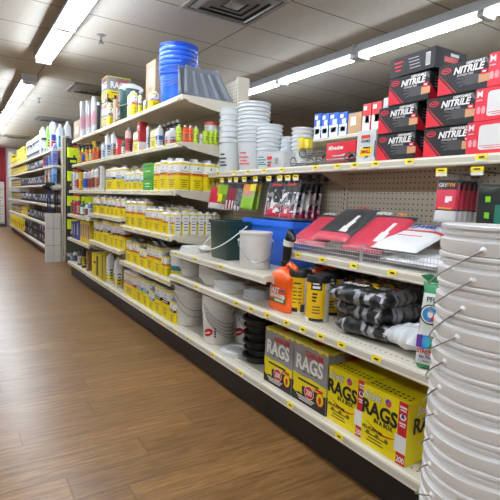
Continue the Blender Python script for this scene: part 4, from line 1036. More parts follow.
# ------------------------------------------------------------------ top shelf, left of the glove boxes
KR = mat('#d21f2b', .4)
@cached
def red_tool_box():
    d, w_, h = .13, .212, .115; b = MB(); b.box(-d/2, d/2, -w_/2, w_/2, 0, h, KR, .002); X = -d/2
    p = MB(); p.tube([(X-.001, .05, h*.40), (X-.001, -.035, h*.40)], .004, mat('#d8d8d8', .4), 6); p.tube([(X-.001, -.035, h*.40), (X-.001, -.052, h*.22)], .005, DGRY, 6); p.tube([(X-.001, .0, h*.40), (X-.001, -.065, h*.48)], .003, mat('#d8d8d8', .4), 6)
    return [('box_body', b.mesh('box_body')), ('printed_tool', p.mesh('printed_tool')), T('Milwaukee', .030, LT, 'front', (X, .035, h*.76), .02, .85, .3)]
thing('tool_box', 'red tool box with white script beside the white carton on the top shelf', 'box', (1.66+.065, 1.782, TOPR+.0006), red_tool_box())
@cached
def white_small_box():
    d, w_, h = .12, .118, .148; b = MB(); b.box(-d/2, d/2, -w_/2, w_/2, 0, h, mat('#c9c9c9', .45), .002); X = -d/2
    p = MB(); p.rect((X, .005, h*.80), .055, .016, mat('#d1402c', .4), 'front', .0008); p.rect((X, -.056, h*.4), .006, h*.5, BLK, 'front', .0008)
    y_ = MB(); y_.flat((X, 0, h*.33), [(-.045, -.022), (.030, -.020), (.045, .022), (-.030, .020)], mat('#f2d512', .4), 'front', .0008)
    return [('box_body', b.mesh('box_body')), ('red_mark', p.mesh('red_mark', fix=False)), ('yellow_flash', y_.mesh('yellow_flash', fix=False)), T('SMALL', .024, RED, 'front', (X-.001, 0, h*.33), .03, .9, .2), T('DOUBLE', .016, BLK, 'front', (X, .002, h*.66), .02, .9), T('Amazing', .014, BLK, 'front', (X-.0004, -.005, h*.46), .02, .9, .2), T('jobs', .014, BLK, 'front', (X, -.008, h*.17), .02, .9, .2)]
thing('white_carton', 'white carton with yellow flash between the red tool box and the black glove boxes', 'box', (1.63+.06, 1.577, TOPR+.0006), white_small_box())
thing('spray_bottle', 'clear-blue bottle top peeking out left of the upper black glove boxes', 'bottle', (1.765, 1.53, TOPR+.0006), bottle(.032, .36, '#c9d3da', '#2f6fc0', '#d7dbe0'))
# caulking guns lying in a heap
GUN = mat('#7b7c7b', .35, metal=.7); GUNK = mat('#25262a', .4)
@cached
def caulk_gun():
    b = MB()
    for k in range(5):
        a = PI*(.12+.76*k/4)+PI
        b.tube([(.024*math.cos(a), .115, .026+.024*math.sin(a)), (.024*math.cos(a), -.10, .026+.024*math.sin(a))], .003, GUN, 5)
    for y in (.115, -.10): b.tube([(.026*math.cos(2*PI*j/14), y, .028+.026*math.sin(2*PI*j/14)) for j in range(14)], .0032, GUN, 5, closed=True)
    r = MB(); r.tube([(0, .06, .028), (0, -.21, .028), (0, -.225, .04)], .003, STEEL, 6)
    h = MB(); h.prism(((-.10, .02), (-.14, .02), (-.175, -.022+.022), (-.16, .0), (-.125, .0)), 'x', -.008, .008, GUNK)
    h.tube([(0, -.105, .03), (0, -.135, .05), (0, -.15, .03)], .009, GUNK, 6)
    t = MB(); t.tube([(0, -.12, .02), (.012, -.15, .012), (.02, -.17, .010)], .005, GUN, 5)
    return [('cradle', b.mesh('cradle')), ('push_rod', r.mesh('push_rod')), ('grip', h.mesh('grip')), ('trigger', t.mesh('trigger'))]
G = 'caulking guns heaped on the top shelf'
for k, (x, y, z, rz, ry) in enumerate(((1.66, 2.02, 0, .25, 0), (1.72, 1.99, .003, -.12, 0), (1.775, 1.96, .002, .05, 0), (1.69, 2.0, .055, .10, .1), (1.745, 1.93, .056, -.35, -.1), (1.64, 1.80, .0, .0, 0))):
    thing('caulking_gun', ('front caulking gun of the heap left of the red tool box', 'second caulking gun of the bottom layer, behind the front one', 'rearmost caulking gun of the bottom layer', 'front caulking gun lying on top of the heap', 'rear caulking gun lying on top of the heap, turned sideways', 'caulking gun lying before the red tool box')[k], 'caulking gun', (x, y, TOPR+.001+z), caulk_gun(), rot=(0, ry, rz), group=G)
for k, (u0, u1, vt) in enumerate(((299, 305.5, 138), (306, 311, 142))):
    yc = y_at((u0+u1)/2, 1.70, 1.45)
    thing('yellow_tag', ('yellow tag standing on the heap of caulking guns, larger left one', 'yellow tag standing on the heap of caulking guns, smaller right one')[k], 'tag', (1.70, yc, TOPR+.108), carton(.03, .045-.008*k, .065-.012*k, '#e8d013', front=((0, .5, .4, .4, '#cfcab0'),)))
# ------------------------------------------------------------------ clear tubs, top shelf of the second bay
def tub_stack(u0, u1, xc, H, r_ratio, n, step, lab, label=None, ztop=None, name='measuring_tub', trans=.15, grp=None):
    y, R = cyl(u0, u1, xc, TOPR+.2)
    for k in range(n):
        if n == 1: l = lab
        else: l = lab+', '+('bottom tub' if k == 0 else 'topmost tub' if k == n-1 else ORD[n-k]+' from the top')
        thing(name, l, 'tub', (xc, y, TOPR+.0006+k*step), tub(H, round(R, 4), round(R*r_ratio, 4), 28, label if k == 0 else None, trans=trans), group=grp)
tub_stack(219, 240.5, 1.705, .22, .86, 7, .040, 'nested clear tubs, leftmost stack on the top shelf', '#4a4a4a', grp='nested tubs, leftmost stack')
tub_stack(237.5, 268.5, 1.712, .20, .80, 11, .025, 'nested clear tubs with red print, tallest stack', '#d66a70', grp='nested tubs, tallest stack')
tub_stack(257, 281.5, 1.695, .13, .84, 7, .025, 'nested clear tubs with blue print right of the tallest stack', '#2f8fa0', grp='nested tubs, blue print')
tub_stack(281, 294.5, 1.77, .11, .86, 5, .024, 'small nested clear tubs behind the labelled low tub', grp='nested tubs, small')
tub_stack(292.5, 312.5, 1.755, .12, .86, 6, .024, 'nested clear tubs above the caulking guns, rightmost stack', grp='nested tubs, rightmost')
y = y_at(280, 1.655, TOPR+.04)
lt = MB(); lt.loft([(0, .042, .080, .012, CLEAR), (.004, .044, .083, .014, CLEAR), (.088, .050, .090, .016, CLEAR), (.09, .053, .093, .018, CLEAR), (.096, .053, .093, .018, CLEAR), (.096, .048, .088, .016, CLEAR), (.006, .042, .08, .014, CLEAR)])
ll = MB(); ll.rect((-.049, .045, .062), .05, .020, RED, 'front', .001); ll.rect((-.049, .045, .035), .045, .006, DGRY, 'front', .001); ll.rect((-.049, .047, .018), .035, .014, NR, 'front', .001); ll.rect((-.049, -.03, .04), .035, .035, mat('#8f9296', .5), 'front', .001)
thing('storage_tub', 'low clear tub with red and black label in front of the nested tubs', 'tub', (1.657, y, TOPR+.0006), [('tub_body', lt.mesh('tub_body')), ('label', ll.mesh('label', fix=False))])

# ================================================================== second bay: pails, lids, tubs
@cached
def square_bucket(d, w_, h, taper, colr, bail=None, grip=None, tilt=.9, rimh=.022):
    m_ = mat(colr, .35, var=.02); hx, hy = d/2, w_/2; b = MB(); r = .016; t = .003
    b.loft([(0, hx-taper-.004, hy-taper-.004, r, m_), (.006, hx-taper, hy-taper, r, m_), (h-rimh, hx-.002, hy-.002, r, m_), (h-rimh+.001, hx+.006, hy+.006, r, m_), (h-.002, hx+.007, hy+.007, r, m_), (h, hx+.005, hy+.005, r, m_), (h, hx-t, hy-t, r, m_), (.012, hx-taper-t, hy-taper-t, r, m_)], k=4)
    ps = [('bucket_body', b.mesh('bucket_body'))]
    if bail:
        wm = mat(bail, .4); pts = []
        t_ = MB()
        for j in range(15):
            a = PI*j/14; y = (hy+.012)*math.cos(a); q = (hx+.13)*math.sin(a)**.5 if 0 < j < 14 else 0
            pts.append((-q*math.cos(tilt), y, h-.03-q*math.sin(tilt)))
        t_.tube(pts, .004, wm, 6); sub = []
        if grip:
            g = MB(); mid = Vector(pts[6]); g.pillow(.07, .05, .045, lambda u, v, t: mat(grip, .6), 8, 8, 2, 3, .01, M=Matrix.Translation(mid)); sub = [('cloth_wrap', g.mesh('cloth_wrap', 60))]
        ps.append(('bail', t_.mesh('bail'), sub))
    return ps
yg = y_at(226, 1.40, PAIL); wl = y_at(209.6, 1.40, PAIL)-yg
thing('bucket', 'dark green square bucket with white bail on the middle shelf, left of the blue tub', 'bucket', (1.40+.13, yg+wl/2+.0, PAIL+.0006), square_bucket(.27, wl+.02, .245, .012, '#1f3a33', '#d8d8d4', '#e3e3df', .62))
yl, yr = y_at(243, 1.57, .99), y_at(292, 1.57, .99)
thing('bucket', 'large bright blue rectangular tub behind the white pail on the middle shelf', 'bucket', (1.57+.11, (yl+yr)/2, PAIL+.0006), square_bucket(.22, yl-yr, .265, .022, '#2f74ea', None, None, .6, .035))
yp, R = cyl(238.5, 272.5, 1.42, .85)
thing('bucket', 'white one-gallon pail with wire bail in front of the blue tub', 'bucket', (1.42, yp, PAIL+.0006), pail(.205, round(R-.004, 4), round(R*.9, 4), '#e2e1dd', .80, 0, seg=40, collar=False, sag=1.62), rz=1.15)
yk, R = cyl(180, 209.5, 1.43, .77)
for k in range(3): thing('pail_lid', 'white pail lid left of the green bucket, '+('bottom', 'middle', 'top')[k]+' one of the pile', 'lid', (1.43+.004*k, yk-.003*k, PAIL+.0006+.0125*k), flat_lid(round(R, 4)), group='white lids beside the green bucket')
# lid shelf
y1, R = cyl(180.5, 202, 1.415, .62)
for k in range(5): thing('mixing_tub', 'small translucent white tub in the left nest on the lid shelf, '+('bottom one', 'second from the bottom', 'third from the bottom', 'fourth from the bottom', 'top one')[k], 'tub', (1.415, y1, LID+.0006+.0135*k), tub(.065, round(R, 4), round(R*.84, 4), 28, trans=.12, colr='#dededb'), group='left nest of white tubs')
y2, R = cyl(199, 243, 1.455, .62)
for k in range(7): thing('mixing_tub', 'wide translucent white tub in the right nest on the lid shelf, '+('bottom one', 'second from the bottom', 'third from the bottom', 'fourth from the bottom', 'fifth from the bottom', 'second from the top', 'top one')[k], 'tub', (1.455, y2, LID+.0006+.0135*k), tub(.06, round(min(R, .138), 4), round(min(R, .138)*.82, 4), 36, trans=.12, colr='#dededb'), group='right nest of white tubs')
y3, R = cyl(214.5, 251.5, 1.435, .60)
for k in range(5): thing('pail_lid', 'white lid in the fanned pile right of the wide tubs, '+('bottom one', 'second from the bottom', 'middle one', 'second from the top', 'top one')[k], 'lid', (1.425+.006*(k % 3), y3+.006*((k*2) % 3-1), LID+.0006+.0125*k), flat_lid(round(R*.97, 4)), group='fanned white lids')
y4, R = cyl(240, 270, 1.45, .60)
for k in range(4): thing('pail_lid', 'clear lid left of the orange jug, '+('bottom one', 'second from the bottom', 'second from the top', 'top one')[k], 'lid', (1.45+.006*(k % 2), y4-.03, LID+.0006+.0125*k), flat_lid(round(R*.95, 4), colr='#d5d9da', trans=.2), group='clear lids beside the orange jug')
# deck
y5, R = cyl(174.5, 206, 1.455, .33)
for k, lab in enumerate(('white pail without print at the left of the deck, lower of the two nested', 'white pail without print at the left of the deck, upper of the two nested')):
    thing('bucket', lab, 'bucket', (1.455, y5, DECK+.0006+.047*k), pail(.245, round(R*.95, 4), round(R*.86, 4), '#deddd9', .75, 0, seg=40, sag=1.5), rz=1.5, group='two nested plain pails')
LOGO = mat('#c0182b', .4)
def logo_pail(R):
    ps = list(pail(.215, round(R, 4), round(R*.84, 4), '#e0dfdb', .75, 1.75, seg=40, collar=False, sag=1.5))
    l = MB(); i = l.mi(LOGO); h0 = .075; cen = []
    def P(a, z, e=.001): rr = R*.84+(R-R*.84)*z/.215+e; return (rr*math.cos(PI+a), rr*math.sin(PI+a), z)
    cv = l.bm.verts.new(P(.12, h0)); rg = [[l.bm.verts.new(P(q*.42*math.cos(2*PI*j/20)+.12, h0+q*(.026*math.sin(2*PI*j/20)+.012*math.cos(2*PI*j/20)))) for j in range(20)] for q in (.33, .66, 1)]
    for j in range(20):
        l._f((cv, rg[0][j], rg[0][(j+1) % 20]), i)
        for q in (0, 1): l._f((rg[q][j], rg[q+1][j], rg[q+1][(j+1) % 20], rg[q][(j+1) % 20]), i)
    k_ = l.mi(BLK)
    for j in range(4): l._f([l.bm.verts.new(P(.62+a, z)) for a, z in ((0, .05+.016*j), (.12, .05+.016*j), (.12, .062+.016*j), (0, .062+.016*j))], k_)
    t = T('Leaktite', .026, LT, 'front', (0, 0, 0), .02, .8, .3)
    M_ = text_mesh('Leaktite', .021, LT, .02, .85, .3)
    ps.append(('printed_logo', l.mesh('printed_logo', fix=False), [('lettering', M_, [], Vector(P(.12, h0, .006)), (PI/2, -.32, -PI/2+.12))]))
    return ps
for nm, u0, u1, xc, n in (('front stack of white pails with red oval logo', 202.5, 235.5, 1.435, 5), ('rear stack of white pails with red oval logo', 233, 264, 1.62, 5)):
    y6, R = cyl(u0, u1, xc, .4); R = round(R, 4); P0 = logo_pail(R)
    for k in range(n):
        thing('bucket', nm+', '+('bottom pail with the logo showing', 'second from the bottom', 'middle pail', 'second from the top', 'top pail')[k], 'bucket', (xc, y6, DECK+.0006+.024*k), P0 if k == 0 else pail(.215, R, round(R*.84, 4), '#e0dfdb', .75, 1.75, seg=40, collar=False, sag=1.5), rz=.18 if k == 0 else .1-.05*k, group=nm)
y7, R = cyl(214, 246, 1.39, .21)
for k in range(2): thing('pail_lid', ('white flat lid lying on the deck before the red-logo pails, lower of two', 'white flat lid lying on the deck before the red-logo pails, upper of two')[k], 'lid', (1.41, y7-.02, DECK+.0006+.013*k), flat_lid(round(R*.93, 4)), group='flat lids on the deck')
# black gasketed lids
@cached
def black_lid(R):
    m_ = mat('#121212', .35, var=.02); b = MB()
    b.lathe([(0, 0, m_), (R*.74, 0, m_), (R*.74, .022, m_), (R*.95, .030, m_), (R, .030, m_), (R, .040, m_), (R*.96, .043, m_), (R*.86, .043, m_), (R*.84, .034, m_), (R*.5, .033, m_), (R*.48, .040, m_), (0, .040, m_)], seg=36)
    return [('lid', b.mesh('lid'))]
y8, R = cyl(242, 279, 1.475, .36)
for k in range(7): thing('pail_lid', 'black screw lid in the stack left of the grey rag boxes, '+('bottom one', 'second from the bottom', 'third from the bottom', 'middle one', 'third from the top', 'second from the top', 'top one')[k], 'lid', (1.475+.006*math.sin(k*2.1), y8+.006*math.cos(k*1.7), DECK+.0006+.0445*k-.0), black_lid(round(R*(1.0 if k > 4 else .93), 4)), group='black screw lids')

# ================================================================== tall bays: rows of cans and bottles
def wid(u0, u1, x, z): return y_at(u0, x, z)-y_at(u1, x, z)
def front(name, cat, label, u0, u1, vt, xf, z, build, gap=.010, dmax=None, group=None, rz=0, wmax=None):
    """a thing in the front row of a shelf between two image columns, top at image row vt; build(d, w, h) -> parts"""
    ya, yb = y_at(u0, xf, z), y_at(u1, xf, z); w_ = ya-yb-gap; yc = (ya+yb)/2
    if wmax: w_ = min(w_, wmax)
    h = z_of(vt, xf+.03, yc)-z
    d, parts = build(round(w_, 3), round(h, 3))
    return thing(name, label, cat, (xf+.004+d/2, yc, z+.0006), parts, rz=rz, group=group)
def corner(name, cat, label, u0, um, u1, vt, xf, z, build, group=None):
    """a thing whose front face spans u0..um and whose near end face spans um..u1"""
    ya, yb = y_at(u0, xf, z), y_at(um, xf, z); d = round(x_at(u1, yb, z)-xf, 3); w_ = round(ya-yb-.003, 3); h = round(z_of(vt, xf, yb)-z, 3)
    return thing(name, label, cat, (xf+d/2, (ya+yb)/2, z+.0006), build(d, w_, h), group=group)
FD = lambda acc, top='white', ps=False: (lambda d, w_, h: fcan(d, w_, h, acc, top, ps))
BD = lambda colr, fr=(), en=(): (lambda d, w_, h: carton(d, w_, h, colr, fr, en))
def end(name, cat, label, u0, u1, vt, y, z, build, gap=.003, group=None):
    """a thing in the row that runs back along the open end of a shelf"""
    xa, xb = x_at(u0, y, z), x_at(u1, y, z); d = xb-xa-gap; xc = (xa+xb)/2
    h = z_of(vt, xc, y)-z
    w_, parts = build(round(d, 3), round(h, 3))
    return thing(name, label, cat, (xc, y+w_/2, z+.0006), parts, group=group)
FC = lambda acc, dd=.105, top='white', ps=False: (lambda w_, h: (dd, fcan(dd, w_, h, acc, top, ps)))
FCE = lambda acc, ww=.165, top='white', ps=False: (lambda d, h: (ww, fcan(d, ww, h, acc, top, ps)))
BO = lambda body, cap, lab=None, flat=1.0, lab2=None: (lambda w_, h: (w_*flat, bottle(round(w_/2, 3), h, body, cap, lab, flat, .32, lab2)))
BOE = lambda body, cap, lab=None, lab2=None: (lambda d, h: (d, bottle(round(d/2, 3), h, body, cap, lab, 1.0, .32, lab2)))
SP = lambda body, head, lab: (lambda w_, h: (w_*.75, spray_bottle(round(w_/2, 3), h, body, head, lab)))
JG = lambda body, cap, lab, lab2=None, dd=.12, tr=0.0: (lambda w_, h: (w_*.9, jug(round(w_*.9, 3), w_, h, body, cap, lab, lab2, tr)))
BXN = lambda colr, fr=(), en=(), dd=.10, topc=None: (lambda w_, h: (min(dd, max(w_, .05)), carton(min(dd, max(w_, .05)), w_, h, colr, fr, en, topc)))
CN = lambda bands, lid=None: (lambda w_, h: (w_, round_can(round(w_/2, 3), h, bands, lid)))
def natural(name, cat, label, u0, u1, vt, xf, z, build, group=None, k=.98):
    """a free-standing thing of about equal width and depth that spans two image columns"""
    w_ = .08
    for _ in range(3):
        xc = xf+.004+w_/2; y = y_at((u0+u1)/2, xc, z); dist = AX[2].x*xc+AX[2].y*y+AX[2].z*(z-EYE.z); w_ = (u1-u0)*dist/FPX/k
    if y < 7.5: y = min(y, J4-.01-w_/2)
    h = z_of(vt, xc, y)-z; d, parts = build(round(w_, 3), round(h, 3))
    return thing(name, label, cat, (xf+.004+d/2, y, z+.0006), parts, group=group)
def second_row(x, y0, y1, z, h, w_, build, label, group, n=None, name='solvent_can', cat='can'):
    y = y1-w_/2; k = 0
    while y-w_/2 > y0:
        d, parts = build(w_-.004, h); k += 1
        thing(name, label, cat, (x+d/2, y, z+.0006), parts, group=group); y -= w_

# ---------------- third bay, long shelf at eye level: F-style jugs at the open end
X3 = 1.345; YE = J1+.012
G = 'white and yellow jugs with orange band'
front('solvent_jug', 'jug', 'white and yellow orange-band jug right of the green cartons, third from the shelf corner', 152, 158.2, 160, X3, S3, FC('orange', .115), group=G)
front('solvent_jug', 'jug', 'white and yellow handled jug with orange band, second from the shelf corner', 158.2, 165.6, 158, X3, S3, FC('orange', .115), group=G)
x0 = X3
ja, jb = y_at(165.6, X3, S3), YE
hc = z_of(158, 1.40, YE)-S3
thing('solvent_jug', 'white and yellow orange-band jug on the very corner of the eye-level shelf', 'jug', (1.40, (ja+jb)/2, S3+.0006), fcan(.104, round(ja-jb-.004, 3), round(hc, 3), 'orange'), group=G)
xs = 1.453
for lab in ('first behind the corner jug along the shelf end', 'second behind the corner jug along the shelf end', 'innermost along the shelf end'):
    thing('solvent_jug', 'white and yellow orange-band jug, '+lab, 'jug', (xs+.052, YE+.085, S3+.0006), fcan(.104, .165, round(hc, 3), 'orange'), group=G); xs += .108
front('hardener_box', 'box', 'green carton between blue-band cans and orange-band jugs, lower of the two stacked', 142.3, 151.6, 176, X3, S3, BXN('#3f9a2c', ((0, .8, .8, .14, '#2c6e1e'), (0, .45, .6, .1, '#bfe0a4'), (0, .25, .5, .08, '#bfe0a4')), ((0, .8, .8, .14, '#2c6e1e'), (0, .45, .6, .1, '#bfe0a4')), .12))
yc = (y_at(142.3, X3, S3)+y_at(151.6, X3, S3))/2; hz = z_of(176, X3+.03, yc)-S3; wz = wid(142.3, 151.6, X3, S3)-.003
thing('hardener_box', 'green carton stacked on the other green carton on the eye-level shelf', 'box', (X3+.064, yc, S3+round(hz, 3)+.0012), carton(.12, round(wz, 3), round(z_of(163.5, X3+.03, yc)-S3-hz, 3), '#4aa535', ((0, .75, .8, .16, '#2c6e1e'), (0, .35, .6, .1, '#bfe0a4')), ((0, .75, .8, .16, '#2c6e1e'), (0, .35, .6, .1, '#bfe0a4'))))
G = 'white and yellow cans with blue band'
front('solvent_can', 'can', 'large blue-band can, leftmost of the blue-band cans on the eye-level shelf', 114, 122.8, 166, X3+.02, S3, FC('blue', .11), group=G)
for (u0, u1, vt), l in zip(((123.2, 127.4, 172), (127.4, 131.6, 171.5), (132, 137.4, 170.5), (138, 142, 172.5)), ('leftmost', 'second from the left', 'third from the left', 'rightmost, next to the green cartons')):
    front('solvent_can', 'can', 'small blue-band can on the eye-level shelf, '+l, u0, u1, vt, X3, S3, FC('blue', .06), group=G)
for (u0, u1), l in zip(((124, 133), (133.5, 141.5)), ('left one', 'right one')):
    front('solvent_can', 'can', 'large yellow-topped can behind the small blue-band cans, '+l, u0, u1, 166, X3+.085, S3, FC('blue', .11), group=G)
front('solvent_can', 'can', 'white and yellow black-band can right of the flame-picture box', 104.5, 113.2, 167, X3, S3, FC('black', .11))
# left end of the eye-level shelf: mixed bottles
natural('picture_box', 'box', 'white box with dark flame picture on the eye-level shelf', 99.2, 104, 166.5, X3, S3, BXN('#e2dfdc', ((.05, .55, .8, .75, '#33211d'), (.05, .45, .5, .4, '#c9643a')), ((0, .5, .2, .8, '#c9c6c2'),), .08))
for a in ((95.2, 98.8, 168, '#e8e6e4', '#f0f0ee', '#c87852', 'white bottle with copper label left of the flame-picture box'), (91.6, 95, 168.5, '#e6e4e2', '#f0f0ee', '#8d4a34', 'white bottle with brown label, second left of the flame-picture box'),
          (88.4, 91.4, 170, '#d9d3d4', '#b22335', '#a8374c', 'white bottle with red cap and wine label on the eye-level shelf'), (83.8, 88, 170, '#e3e6ea', '#2a2c34', '#2c56b8', 'white bottle with dark cap and blue label on the eye-level shelf'),
          (79.6, 83.4, 170.5, '#e0a51c', '#22201d', '#e8c832', 'yellow bottle with black cap on the eye-level shelf'), (76.8, 79.2, 171.5, '#e5e2df', '#d23434', '#d8363c', 'white bottle with red label near the left end of the eye-level shelf'),
          (73.2, 76.6, 170.5, '#e4e8e4', '#3b8a3a', '#dfe5e0', 'white bottle with green cap near the left end of the eye-level shelf'), (70.4, 73, 172, '#4658a8', '#c85a2a', '#b03a48', 'blue bottle with orange cap, leftmost on the eye-level shelf')):
    natural('cleaner_bottle', 'bottle', a[6], a[0]-.5, a[1]+.5, a[2], X3-.005, S3, BO(a[3], a[4], a[5]))

# ---------------- shelf above (small bottles)
X2 = 1.385
LIME, LOR = '#b6dc1e', '#f0501c'
ends2 = ((177, 182.6, 124, LIME, '#e9e9e6', 'lime bottle with white cap at the corner of the bottle shelf'), (183, 188.2, 125.2, LOR, '#e9e9e6', 'orange-red bottle with white cap, left of the two'), (188.5, 193.7, 125.4, LOR, '#e9e9e6', 'orange-red bottle with white cap, right of the two'),
         (194, 199.2, 126, LIME, '#e9e9e6', 'lime bottle right of the orange-red bottles'), (199.8, 203.4, 132.5, '#e3e1dd', '#c2403a', 'small white bottle with red cap between lime bottles'),
         (203.8, 209, 128, LIME, '#e9e9e6', 'lime bottle, leftmost of the three at the inner end of the shelf'), (209.3, 214, 128.5, LIME, '#e9e9e6', 'lime bottle, middle of the three at the inner end of the shelf'), (214.3, 219, 129, LIME, '#e9e9e6', 'lime bottle, rightmost of the three at the inner end of the shelf'))
for u0, u1, vt, cb, cc, lab in ends2: end('marking_bottle', 'bottle', lab, u0, u1, vt, YE, S2, BOE(cb, cc, '#d4e83a' if cb == LIME else ('#f47a4a' if cb == LOR else '#d9d7d2')))
ru, vt = (206, 218.5), 121.5
y9 = YE+.12; xa, xb2 = x_at(206, y9, S2), x_at(218.5, y9, S2)
thing('tub_with_lid', 'white tub with red lid behind the lime bottles', 'tub', ((xa+xb2)/2, y9+.03, S2+.0006), round_can(round((xb2-xa)/2, 3), round(z_of(122.5, xa, y9)-S2, 3), ((0, '#d8d8d6'), (.3, '#a8a9ad'), (.6, '#dcdbd8')), '#c8402e'))
yb0 = y_at(171, 1.50, S2)
for k, u in enumerate((164.5, 169, 173.2, 177.2)):
    xx = 1.50; yy = y_at(u, xx, S2+.1)
    thing('dark_bottle', ('tall dark bottle with white cap behind the white tub, leftmost', 'tall dark bottle with white cap behind the white tub, second from the left', 'tall dark bottle with white cap behind the white tub, third from the left', 'tall dark bottle with white cap behind the lime corner bottle')[k], 'bottle', (xx, yy, S2+.0006), bottle(.036, .215, '#2b1f22', '#e4e2e0', '#3b2a2c'), group='tall dark bottles')
natural('white_tub', 'tub', 'white rounded tub with red and blue label in front of the dark bottles', 166, 176.5, 128.5, X2, S2, lambda w_, h: (.10, jug(.10, w_, h, '#e3e2e0', '#e9e9e8', '#c9d4e2', '#d8726a')))
for a in ((156.4, 162.8, 125.5, JG('#e4e6ea', '#ececec', '#2f5fb4', '#d9dde4', .09), 'white and blue jug right of the yellow can', 'cleaner_jug', 'jug'), (149.2, 155.8, 127.5, FC('yellow', .07, 'black'), 'yellow can with black top between white and blue jugs', 'solvent_can', 'can'),
          (146.2, 149, 126, BO('#e4e2e0', '#ecebea', '#b9cfe0'), 'narrow white bottle right of the red jug', 'cleaner_bottle', 'bottle'), (138, 146, 122.5, BXN('#b5222f', ((0, .78, .7, .18, '#d9d5d2'), (0, .74, .36, .12, '#27408e'), (0, .17, .96, .3, '#e6ddd6')), ((0, .17, .96, .3, '#e6ddd6'),), .08), 'tall red carton with white base and round blue emblem', 'carton', 'box'),
          (132.2, 137.8, 130.5, FC('orange', .06), 'white and yellow can with orange band right of the pink bottle', 'solvent_can', 'can'), (125.2, 131.8, 127.5, BO('#dcb9b8', '#e8e6e4', '#b4333c'), 'pink bottle with red label and white cap', 'cleaner_bottle', 'bottle'),
          (121.3, 125, 141.5, BO('#2d7a4a', '#e6e6e4', '#e3e4e0'), 'short green bottle right of the red and white carton', 'cleaner_bottle', 'bottle'), (116.8, 121, 139, BXN('#d22f3e', ((0, .7, .96, .5, '#e3dedc'), (0, .88, .9, .2, '#c23240')), (), .06), 'small red and white carton right of the big white jugs', 'carton', 'box'),
          (111.4, 116.4, 131.5, JG('#e6e8ec', '#f0f0f0', '#9aa3ad', '#b76a48', .10), 'big white jug with copper picture label, right of the pair', 'cleaner_jug', 'jug'), (105.4, 111.2, 133, JG('#e8eaee', '#f0f0f0', '#8fa3c8', '#d5dae2', .10), 'big white jug with pale blue label, left of the pair', 'cleaner_jug', 'jug'),
          (101.2, 105, 142.5, BO('#e6e7e8', '#f0f0f0', '#b9cbe6'), 'small white bottle right of the orange spray bottles', 'cleaner_bottle', 'bottle')):
    (front if a[5] == 'solvent_can' else natural)(a[5], a[6], a[4], a[0], a[1], a[2], X2, S2, a[3])
for k, (u0, u1, vt) in enumerate(((79.2, 82.8, 145.5), (82.9, 86.3, 145), (86.4, 89.8, 144.5), (89.9, 93.2, 144), (93.3, 96.6, 141.5), (96.7, 100.4, 141.5))):
    natural('spray_bottle', 'bottle', ('leftmost', 'second from the left', 'third from the left', 'fourth from the left', 'fifth from the left', 'rightmost')[k]+' orange spray bottle at the far end of the bottle shelf', u0-.8, u1+.8, vt, X2, S2, SP('#d9761c', ('#2a2622', '#e0c21c')[k == 4], ('#e8b92a', '#2f3e9a', '#e8b92a', '#f0d9a0', '#d4501c', '#c8481a')[k]), group='orange spray bottles')

# ---------------- third bay, shelf under the eye-level one
X4 = 1.325; Z4 = .843
G = 'white and yellow cans with orange band, fourth shelf'
for (u0, u1, vt), l in zip(((124.2, 129.4, 199), (129.5, 135, 199), (135.2, 143.8, 199)), ('leftmost of the tall three', 'middle of the tall three', 'right and widest of the tall three')):
    front('solvent_can', 'can', 'tall orange-band can on the fourth shelf down, '+l, u0, u1, vt, X4, Z4, FC('orange', .085), group=G)
for (u0, u1, vt), l in zip(((144.2, 148, 206.5), (148.1, 151.9, 206.5), (152, 160, 207)), ('leftmost', 'middle one', 'rightmost and widest')):
    front('solvent_can', 'can', 'mid-height orange-band can on the fourth shelf down, '+l, u0, u1, vt, X4, Z4, FC('orange', .07), group=G)
front('solvent_can', 'can', 'short white and yellow can with orange band, left of the white-sided corner can', 160.6, 167.2, 210.5, X4, Z4, FC('orange', .06, ps=True), group=G)
xs = X4
for k in range(6):
    dx = .058; l = ('at the very corner of the shelf', 'first behind the corner can', 'second behind the corner can', 'third behind the corner can', 'fourth behind the corner can', 'innermost along the shelf end')[k]
    thing('solvent_can', 'narrow white-sided can on the fourth shelf down, '+l, 'can', (X4+.035+k*.064, YE+.035, Z4+.0006), fcan(.056, .062, round(z_of(211, X4, YE)-Z4, 3), 'orange', 'white', True), group='narrow white-sided cans along the shelf end')
for k, l in enumerate(('second row, left', 'second row, middle', 'second row, right', 'second row, rightmost')):
    thing('solvent_can', 'tall can standing in the back of the fourth shelf down, '+l, 'can', (X4+.20, J1+.14+.15*(3-k)+.05, Z4+.0006), fcan(.10, .14, .215, 'orange'), group='rear row below the eye-level shelf')
# ---------------- third bay, next shelf down
Z5 = .515; G = 'white and yellow cans, fifth shelf'
for a in ((124.8, 131.2, 238.5, 'orange', .10, 'tall white and yellow can, leftmost on the second shelf from the deck'), (131.4, 138, 239, 'orange', .10, 'tall white and yellow can, second from the left on the second shelf from the deck'), (138.2, 145, 246.3, 'orange', .07, 'short white and yellow can between tall ones on the second shelf from the deck'),
          (145.2, 152.6, 241.8, 'orange', .10, 'tall white and yellow can right of the short one, second shelf from the deck'), (152.8, 160.2, 243.5, 'orange', .10, 'tall white and yellow can left of the small one beside the teal-band can'), (160.4, 164.8, 253, 'orange', .06, 'small white and yellow can next to the teal-band can')):
    front('solvent_can', 'can', a[5], a[0], a[1], a[2], X4, Z5, FC(a[3], a[4], 'metal'), group=G)
yt = (y_at(165, X4, Z5)+J1+.01)/2; wt = y_at(165, X4, Z5)-J1-.012
thing('solvent_can', 'wide round can with teal band, right end of the second shelf from the deck', 'can', (X4+.09, yt, Z5+.0006), round_can(round(min(wt/2, .085), 3), .215, ((0, '#e8d216'), (.30, '#1d7a9e'), (.47, '#e8e8e4'), (.9, '#e8d216')), '#9a9b9a'))
